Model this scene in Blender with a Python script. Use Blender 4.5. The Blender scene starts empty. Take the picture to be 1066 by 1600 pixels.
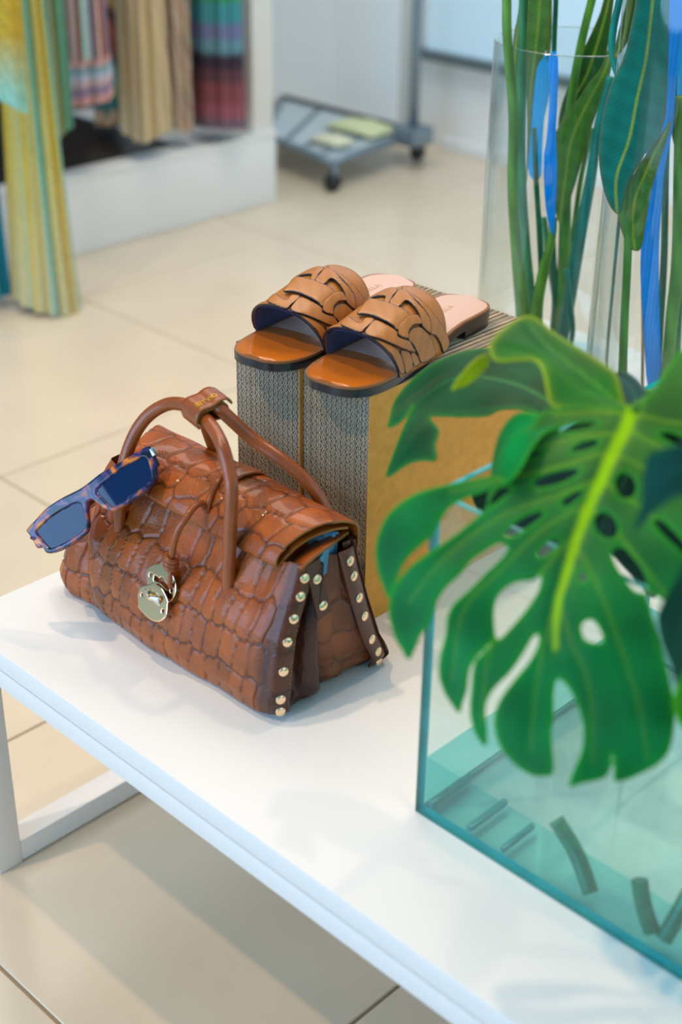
import bpy, bmesh, math, random
import numpy as np
from mathutils import Vector, Matrix
# ------------------------------------------------------------------ camera, world, lights, exposure
scene = bpy.context.scene
COL = scene.collection
vs = scene.view_settings
vs.view_transform = 'Standard'; vs.look = 'None'; vs.gamma = 1.0; vs.use_curve_mapping = False
vs.exposure = 0.0
scene.cycles.transparent_max_bounces = 32; scene.cycles.max_bounces = 10
CAM = Vector((0, 0, 1.128))
cd = bpy.data.cameras.new('camera'); cam = bpy.data.objects.new('camera', cd); COL.objects.link(cam)
cd.sensor_fit = 'VERTICAL'; cd.sensor_height = 36.0; cd.sensor_width = 24.0; cd.lens = 50.0
cd.clip_start = .02; cd.clip_end = 60
Rr, Rd, Rf = (Vector((0.713478, 0.700533, 0.014270)), Vector((0.347591, -0.336184, -0.875306)), Vector((-0.608383, 0.629471, -0.483359)))
M = Matrix(((Rr.x, -Rd.x, -Rf.x, CAM.x), (Rr.y, -Rd.y, -Rf.y, CAM.y), (Rr.z, -Rd.z, -Rf.z, CAM.z), (0, 0, 0, 1)))
cam.matrix_world = M
cd.dof.use_dof = True; cd.dof.focus_distance = 1.42; cd.dof.aperture_fstop = 3.4
scene.camera = cam

world = bpy.data.worlds.new('shop_daylight'); scene.world = world; world.use_nodes = True
bg = world.node_tree.nodes['Background']; bg.inputs[0].default_value = (.42, .78, 1.0, 1); bg.inputs[1].default_value = .48

def area(name, loc, aim, size, size_y, power, col):
    l = bpy.data.lights.new(name, 'AREA'); l.shape = 'RECTANGLE'; l.size = size; l.size_y = size_y
    l.energy = power; l.color = col
    o = bpy.data.objects.new(name, l); COL.objects.link(o); o.location = loc
    o.rotation_euler = (Vector(aim) - Vector(loc)).to_track_quat('-Z', 'Y').to_euler()
    return o
def spot(name, loc, aim, power, col, r=.035, cone=80):
    l = bpy.data.lights.new(name, 'SPOT'); l.energy = power; l.color = col; l.shadow_soft_size = r
    l.spot_size = math.radians(cone); l.spot_blend = .6
    o = bpy.data.objects.new(name, l); COL.objects.link(o); o.location = loc
    o.rotation_euler = (Vector(aim) - Vector(loc)).to_track_quat('-Z', 'Y').to_euler()
    return o
# daylight through the shop front behind and left of the camera
area('shop_window_daylight', (-1.6, -2.6, 1.15), (-1.2, 1.0, .6), 3.4, 2.0, 106, (.40, .66, 1.0))
# warm ceiling spots
WARM = (1.0, .72, .46)
spot('ceiling_spot', (-1.42, .60, 2.75), (-1.1, .75, 0), 62, WARM)
spot('ceiling_spot', (-1.42, -.40, 2.75), (-1.0, .8, 0), 76, WARM)
spot('ceiling_spot', (-.75, 1.75, 2.75), (-.9, .8, .3), 34, WARM)
area('back_wall_fill', (-2.2, 1.9, 2.9), (-2.4, 3.3, .3), 3.2, 1.2, 62, (1.0, .88, .76))  # added fill lamp, aimed to brighten the back wall
# added fill from the right, lights the kraft face and bag end
area('right_side_fill', (2.9, 1.5, 1.5), (-.8, 1.1, .5), 3.0, 2.0, 34, (.9, .9, 1.0))

# ------------------------------------------------------------------ materials
MATS = {}
def srgb(r, g, b):
    f = lambda c: (c / 255 / 12.92) if c / 255 <= .04045 else ((c / 255 + .055) / 1.055) ** 2.4
    return (f(r), f(g), f(b), 1)
def mat(name, col=(200, 200, 200), rough=.5, metal=0, spec=.5, noise=0, nscale=30, bump=0, bscale=80, coat=0,
        attr=None, sub=0, stretch=None, coat_rough=.1):
    """principled material: base colour mottled by noise (or read from a vertex colour), fine bump"""
    if name in MATS: return MATS[name]
    m = bpy.data.materials.new(name); m.use_nodes = True; nt = m.node_tree; N = nt.nodes; L = nt.links
    p = N['Principled BSDF']; p.inputs['Roughness'].default_value = rough; p.inputs['Metallic'].default_value = metal
    p.inputs['Specular IOR Level'].default_value = spec
    if coat: p.inputs['Coat Weight'].default_value = coat; p.inputs['Coat Roughness'].default_value = coat_rough
    c = srgb(*col); p.inputs['Base Color'].default_value = c
    tc = N.new('ShaderNodeTexCoord'); src = tc.outputs['Object']
    if stretch:
        mp = N.new('ShaderNodeMapping'); mp.inputs['Scale'].default_value = stretch; L.new(src, mp.inputs[0]); src = mp.outputs[0]
    cur = None
    if attr:
        a = N.new('ShaderNodeVertexColor'); a.layer_name = attr; cur = a.outputs[0]
    if noise:
        n = N.new('ShaderNodeTexNoise'); n.inputs['Scale'].default_value = nscale; n.inputs['Detail'].default_value = 4
        L.new(src, n.inputs['Vector'])
        mr = N.new('ShaderNodeMapRange'); mr.inputs[1].default_value = .3; mr.inputs[2].default_value = .7
        mr.inputs[3].default_value = 1 - noise; mr.inputs[4].default_value = 1 + noise
        L.new(n.outputs[0], mr.inputs[0])
        mx = N.new('ShaderNodeVectorMath'); mx.operation = 'SCALE'
        if cur: L.new(cur, mx.inputs[0])
        else: mx.inputs[0].default_value = c[:3]
        L.new(mr.outputs[0], mx.inputs['Scale']); cur = mx.outputs[0]
    if cur: L.new(cur, p.inputs['Base Color'])
    if bump:
        n = N.new('ShaderNodeTexNoise'); n.inputs['Scale'].default_value = bscale; n.inputs['Detail'].default_value = 6
        L.new(src, n.inputs['Vector'])
        b = N.new('ShaderNodeBump'); b.inputs['Strength'].default_value = bump; b.inputs['Distance'].default_value = .002
        L.new(n.outputs[0], b.inputs['Height']); L.new(b.outputs[0], p.inputs['Normal'])
    if sub:
        p.inputs['Subsurface Weight'].default_value = sub; p.inputs['Subsurface Radius'].default_value = (.01, .01, .01)
    MATS[name] = m; return m
def leafmat(name, attr='Col', rough=.42, trans=.3, mult=(1.4, 1.35, .5)):
    if name in MATS: return MATS[name]
    m = mat(name, attr=attr, rough=rough, spec=.22, noise=.12, nscale=40, bump=.15, bscale=200)
    nt = m.node_tree; N = nt.nodes; L = nt.links; p = N['Principled BSDF']; out = N['Material Output']
    t = N.new('ShaderNodeBsdfTranslucent'); mx = N.new('ShaderNodeMixShader'); mx.inputs[0].default_value = trans
    a = N.new('ShaderNodeVertexColor'); a.layer_name = attr
    g = N.new('ShaderNodeVectorMath'); g.operation = 'MULTIPLY'; g.inputs[1].default_value = mult
    L.new(a.outputs[0], g.inputs[0]); L.new(g.outputs[0], t.inputs[0])
    L.new(p.outputs[0], mx.inputs[1]); L.new(t.outputs[0], mx.inputs[2]); L.new(mx.outputs[0], out.inputs[0])
    return m
def glassmat(name, tint=(1, 1, 1), ior=1.5, rough=.02, edge=0, edge_col=(.5, .6, .6), refl=1.0, bump=0, bscale=8):
    """thin clear sheet: tinted see-through with Fresnel reflection; edge>0 darkens where the sheet is seen edge-on"""
    if name in MATS: return MATS[name]
    m = bpy.data.materials.new(name); m.use_nodes = True; nt = m.node_tree; N = nt.nodes; L = nt.links
    N.remove(N['Principled BSDF']); out = N['Material Output']
    tr = N.new('ShaderNodeBsdfTransparent'); tr.inputs[0].default_value = (*tint, 1)
    gl = N.new('ShaderNodeBsdfGlossy'); gl.inputs[0].default_value = (refl, refl, refl, 1); gl.inputs['Roughness'].default_value = rough
    r0 = ((ior - 1) / (ior + 1)) ** 2; fw = N.new('ShaderNodeLayerWeight'); fw.inputs[0].default_value = .5
    pw = N.new('ShaderNodeMath'); pw.operation = 'POWER'; pw.inputs[1].default_value = 4.5; L.new(fw.outputs['Facing'], pw.inputs[0])
    fr = N.new('ShaderNodeMath'); fr.operation = 'MULTIPLY_ADD'; fr.inputs[1].default_value = 1 - r0; fr.inputs[2].default_value = r0; L.new(pw.outputs[0], fr.inputs[0])
    if edge:
        lw = N.new('ShaderNodeLayerWeight'); lw.inputs[0].default_value = edge
        cm = N.new('ShaderNodeMix'); cm.data_type = 'RGBA'; cm.inputs[6].default_value = (*tint, 1); cm.inputs[7].default_value = (*edge_col, 1)
        L.new(lw.outputs['Facing'], cm.inputs[0]); L.new(cm.outputs[2], tr.inputs[0])
    if bump:
        tc = N.new('ShaderNodeTexCoord'); n = N.new('ShaderNodeTexNoise'); n.inputs['Scale'].default_value = bscale
        b = N.new('ShaderNodeBump'); b.inputs['Strength'].default_value = bump; b.inputs['Distance'].default_value = .004
        L.new(tc.outputs['Object'], n.inputs['Vector']); L.new(n.outputs[0], b.inputs['Height'])
        L.new(b.outputs[0], gl.inputs['Normal']); L.new(b.outputs[0], fw.inputs['Normal'])
    mx = N.new('ShaderNodeMixShader'); L.new(fr.outputs[0], mx.inputs[0]); L.new(tr.outputs[0], mx.inputs[1]); L.new(gl.outputs[0], mx.inputs[2])
    L.new(mx.outputs[0], out.inputs[0]); MATS[name] = m; return m

# ------------------------------------------------------------------ object helpers
def tag(o, label=None, cat=None, group=None, kind=None):
    if label: o['label'] = label
    if cat: o['category'] = cat
    if group: o['group'] = group
    if kind: o['kind'] = kind
    return o
# far side of the shop is scaled about the floor point under the camera, the display table group from its own level
CAM_SCALE = 1.0; ORG = Vector((0, 0, 0))
def set_scale(cam_scale, oz):
    global CAM_SCALE, ORG
    CAM_SCALE = cam_scale; ORG = Vector((0, 0, oz))
def W(p): return Vector(p) * CAM_SCALE + ORG
def root(name, loc, label=None, cat=None, group=None, kind=None, rz=0):
    o = bpy.data.objects.new(name, None); COL.objects.link(o); o.location = W(loc); o.rotation_euler = (0, 0, rz)
    o.empty_display_size = .02
    return tag(o, label, cat, group, kind)
def base_of(parent):
    b = Vector((0, 0, 0)); p = parent
    while p is not None: b += p.location; p = p.parent
    return b
def link(name, me, parent=None, mats=(), smooth=True, at=None, local=False, label=None):
    """link a mesh whose vertices are in metres before scale and shift (or local to the parent when local=True)"""
    o = bpy.data.objects.new(name, me); COL.objects.link(o)
    for m in (mats if isinstance(mats, (list, tuple)) else [mats]): me.materials.append(m)
    if local: o.parent = parent
    else:
        me.transform(Matrix.Translation(ORG) @ Matrix.Scale(CAM_SCALE, 4))
        if parent is not None:
            o.parent = parent; me.transform(Matrix.Translation(-base_of(parent)))
        elif at is not None:
            me.transform(Matrix.Translation(-W(at))); o.location = W(at)
    if smooth: me.shade_smooth()
    if label: o['label'] = label
    return o
def mesh(V, F, name='m'):
    me = bpy.data.meshes.new(name); me.from_pydata([tuple(map(float, v)) for v in V], [], F); me.update(); return me
def setcol(me, cols, name='Col'):
    a = me.color_attributes.new(name, 'FLOAT_COLOR', 'POINT')
    c = np.ones((len(me.vertices), 4), np.float32); c[:, :cols.shape[1]] = cols; a.data.foreach_set('color', c.ravel())
def grid_mesh(P, closed_u=False, closed_v=False, flip=False):
    """P: (nu,nv,3)"""
    nu, nv = P.shape[:2]; F = []
    for i in range(nu if closed_u else nu - 1):
        i2 = (i + 1) % nu
        for j in range(nv if closed_v else nv - 1):
            j2 = (j + 1) % nv
            f = (i * nv + j, i2 * nv + j, i2 * nv + j2, i * nv + j2)
            F.append(f[::-1] if flip else f)
    return mesh(P.reshape(-1, 3), F)
def box_bm(bm, c, s, bevel=0, seg=2, mi=0, rot=None):
    r = bmesh.ops.create_cube(bm, size=1.0)
    vs_ = r['verts']; bmesh.ops.scale(bm, vec=s, verts=vs_)
    if bevel:
        es = list({e for v in vs_ for e in v.link_edges})
        rb = bmesh.ops.bevel(bm, geom=es, offset=bevel, segments=seg, affect='EDGES', profile=.6)
        vs_ = list({v for f in rb['faces'] for v in f.verts} | {v for v in vs_ if v.is_valid})
    if rot is not None: bmesh.ops.rotate(bm, cent=(0, 0, 0), matrix=rot, verts=vs_)
    bmesh.ops.translate(bm, vec=c, verts=vs_)
    if mi:
        for f in {f for v in vs_ for f in v.link_faces}: f.material_index = mi
def box(name, lo, hi, m, parent=None, bevel=.002, smooth=False, at=None, seg=2, label=None):
    bm = bmesh.new(); lo = Vector(lo); hi = Vector(hi)
    box_bm(bm, (lo + hi) / 2, hi - lo, min(bevel, min(hi - lo) * .45), seg)
    me = bpy.data.meshes.new(name); bm.to_mesh(me); bm.free()
    o = link(name, me, parent, m, smooth=False, at=at, label=label)
    if bevel and seg > 1: me.shade_smooth(); md = None; me.set_sharp_from_angle(angle=math.radians(40))
    return o
def catmull(pts, n):
    P = np.array(pts, float); 
    if len(P) == 2: t = np.linspace(0, 1, n)[:, None]; return P[0] * (1 - t) + P[1] * t
    A = np.vstack([2 * P[0] - P[1], P, 2 * P[-1] - P[-2]]); seg = len(P) - 1; out = []
    for x in np.linspace(0, seg - 1e-9, n):
        i = int(x); t = x - i; p0, p1, p2, p3 = A[i:i + 4]
        out.append(.5 * ((2 * p1) + (-p0 + p2) * t + (2 * p0 - 5 * p1 + 4 * p2 - p3) * t * t + (-p0 + 3 * p1 - 3 * p2 + p3) * t ** 3))
    return np.array(out)
def frames(P):
    T = np.gradient(P, axis=0); T /= np.linalg.norm(T, axis=1)[:, None] + 1e-12
    ref = np.array([0, 0, 1.]) if abs(T[0][2]) < .9 else np.array([1., 0, 0])
    n = np.cross(T[0], ref); n /= np.linalg.norm(n); Ns = [n]
    for i in range(1, len(P)):
        n = n - T[i] * (n @ T[i]); n /= np.linalg.norm(n) + 1e-12; Ns.append(n)
    Ns = np.array(Ns); return T, Ns, np.cross(T, Ns)
def tube_me(pts, r, n=None, k=12, cap=True, closed=False, flat=1.0):
    n = n or max(8, len(pts) * 6)
    P = catmull(pts, n); rr = np.interp(np.linspace(0, 1, n), np.linspace(0, 1, len(r)), r) if hasattr(r, '__len__') else np.full(n, r)
    T, A, B = frames(P); a = np.linspace(0, 2 * np.pi, k, endpoint=False)
    V = P[:, None] + rr[:, None, None] * (A[:, None] * np.cos(a)[None, :, None] + flat * B[:, None] * np.sin(a)[None, :, None])
    F = [(i * k + j, i * k + (j + 1) % k, (i + 1) * k + (j + 1) % k, (i + 1) * k + j) for i in range(n - 1) for j in range(k)]
    if cap: F.append(tuple(range(k))[::-1]); F.append(tuple((n - 1) * k + j for j in range(k)))
    return mesh(V.reshape(-1, 3), F)
def tube(name, pts, r, m, parent=None, **kw):
    at = kw.pop('at', None); lb = kw.pop('label', None); local = kw.pop('local', False)
    return link(name, tube_me(pts, r, **kw), parent, m, at=at, label=lb, local=local)
def merge_me(parts):
    """join (mesh, material index) pairs into one mesh"""
    bm = bmesh.new()
    for me, mi in parts:
        n0 = len(bm.faces); bm.from_mesh(me); bm.faces.ensure_lookup_table()
        for f in bm.faces[n0:]: f.material_index = mi
    me = bpy.data.meshes.new('j'); bm.to_mesh(me); bm.free(); return me
def inside(poly, x, y):
    poly = np.array(poly); c = np.zeros(x.shape, bool); n = len(poly)
    for i in range(n):
        x1, y1 = poly[i]; x2, y2 = poly[(i + 1) % n]
        if y1 == y2: continue
        t = ((y1 > y) != (y2 > y)) & (x < (x2 - x1) * (y - y1) / (y2 - y1) + x1); c ^= t
    return c
def smooth_poly(poly, k=4):
    P = np.array(poly, float); n = len(P); out = []
    for i in range(n):
        p0, p1, p2, p3 = P[i - 1], P[i], P[(i + 1) % n], P[(i + 2) % n]
        for t in np.arange(k) / k:
            out.append(.5 * ((2 * p1) + (-p0 + p2) * t + (2 * p0 - 5 * p1 + 4 * p2 - p3) * t * t + (-p0 + 3 * p1 - 3 * p2 + p3) * t ** 3))
    return np.array(out)
def nearest_on(polys, x, y):
    """distance and nearest point on a set of closed polylines"""
    best = np.full(x.shape, 1e9); bx = x.copy(); by = y.copy()
    for P in polys:
        for i in range(len(P)):
            a = P[i]; b = P[(i + 1) % len(P)]; d = b - a; L2 = d @ d + 1e-12
            t = np.clip(((x - a[0]) * d[0] + (y - a[1]) * d[1]) / L2, 0, 1); qx = a[0] + t * d[0]; qy = a[1] + t * d[1]
            e = (x - qx) ** 2 + (y - qy) ** 2; k = e < best; best[k] = e[k]; bx[k] = qx[k]; by[k] = qy[k]
    return np.sqrt(best), bx, by
def sheet(polys, step, k=4):
    """fill outline polys[0] minus holes with a grid whose border is snapped on the outline; returns XY, faces, border distance"""
    S = [smooth_poly(p, k) for p in polys]
    lo = S[0].min(0) - step; hi = S[0].max(0) + step
    gx = np.arange(lo[0], hi[0], step); gy = np.arange(lo[1], hi[1], step)
    X, Y = np.meshgrid(gx, gy, indexing='ij'); cx = X[:-1, :-1] + step / 2; cy = Y[:-1, :-1] + step / 2
    ins = inside(S[0], cx, cy)
    for h in S[1:]: ins &= ~inside(h, cx, cy)
    nu, nv = X.shape; use = np.zeros((nu, nv), int); 
    for a in (0, 1):
        for b in (0, 1): use[a:nu - 1 + a, b:nv - 1 + b] += ins
    ids = -np.ones((nu, nv), int); m = use > 0; ids[m] = np.arange(m.sum())
    x = X[m].copy(); y = Y[m].copy(); d, qx, qy = nearest_on(S, x, y); bd = use[m] < 4
    x[bd] = qx[bd]; y[bd] = qy[bd]; d[bd] = 0
    I, J = np.nonzero(ins)
    F = np.stack([ids[I, J], ids[I + 1, J], ids[I + 1, J + 1], ids[I, J + 1]], 1).tolist()
    return x, y, F, d
def dist_lines(lines, x, y, w):
    out = np.full(x.shape, 9.)
    for P, ww in zip(lines, w):
        P = catmull(P, 24) if len(P) > 2 else np.array(P, float)
        for i in range(len(P) - 1):
            a = P[i]; b = P[i + 1]; d = b - a; t = np.clip(((x - a[0]) * d[0] + (y - a[1]) * d[1]) / (d @ d + 1e-12), 0, 1)
            out = np.minimum(out, np.hypot(x - a[0] - t * d[0], y - a[1] - t * d[1]) / ww)
    return out
def solid(o, th, off=0, rim=None):
    md = o.modifiers.new('thickness', 'SOLIDIFY'); md.thickness = th; md.offset = off
    if rim is not None: md.material_offset_rim = rim
    return o
def lathe_me(prof, n=48):
    a = np.linspace(0, 2 * np.pi, n, endpoint=False); p = np.array(prof)
    V = np.stack([p[:, 0, None] * np.cos(a), p[:, 0, None] * np.sin(a), np.repeat(p[:, 1, None], n, 1)], -1)
    return grid_mesh(V, closed_v=True, flip=True)
rnd = random.Random(7)
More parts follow.
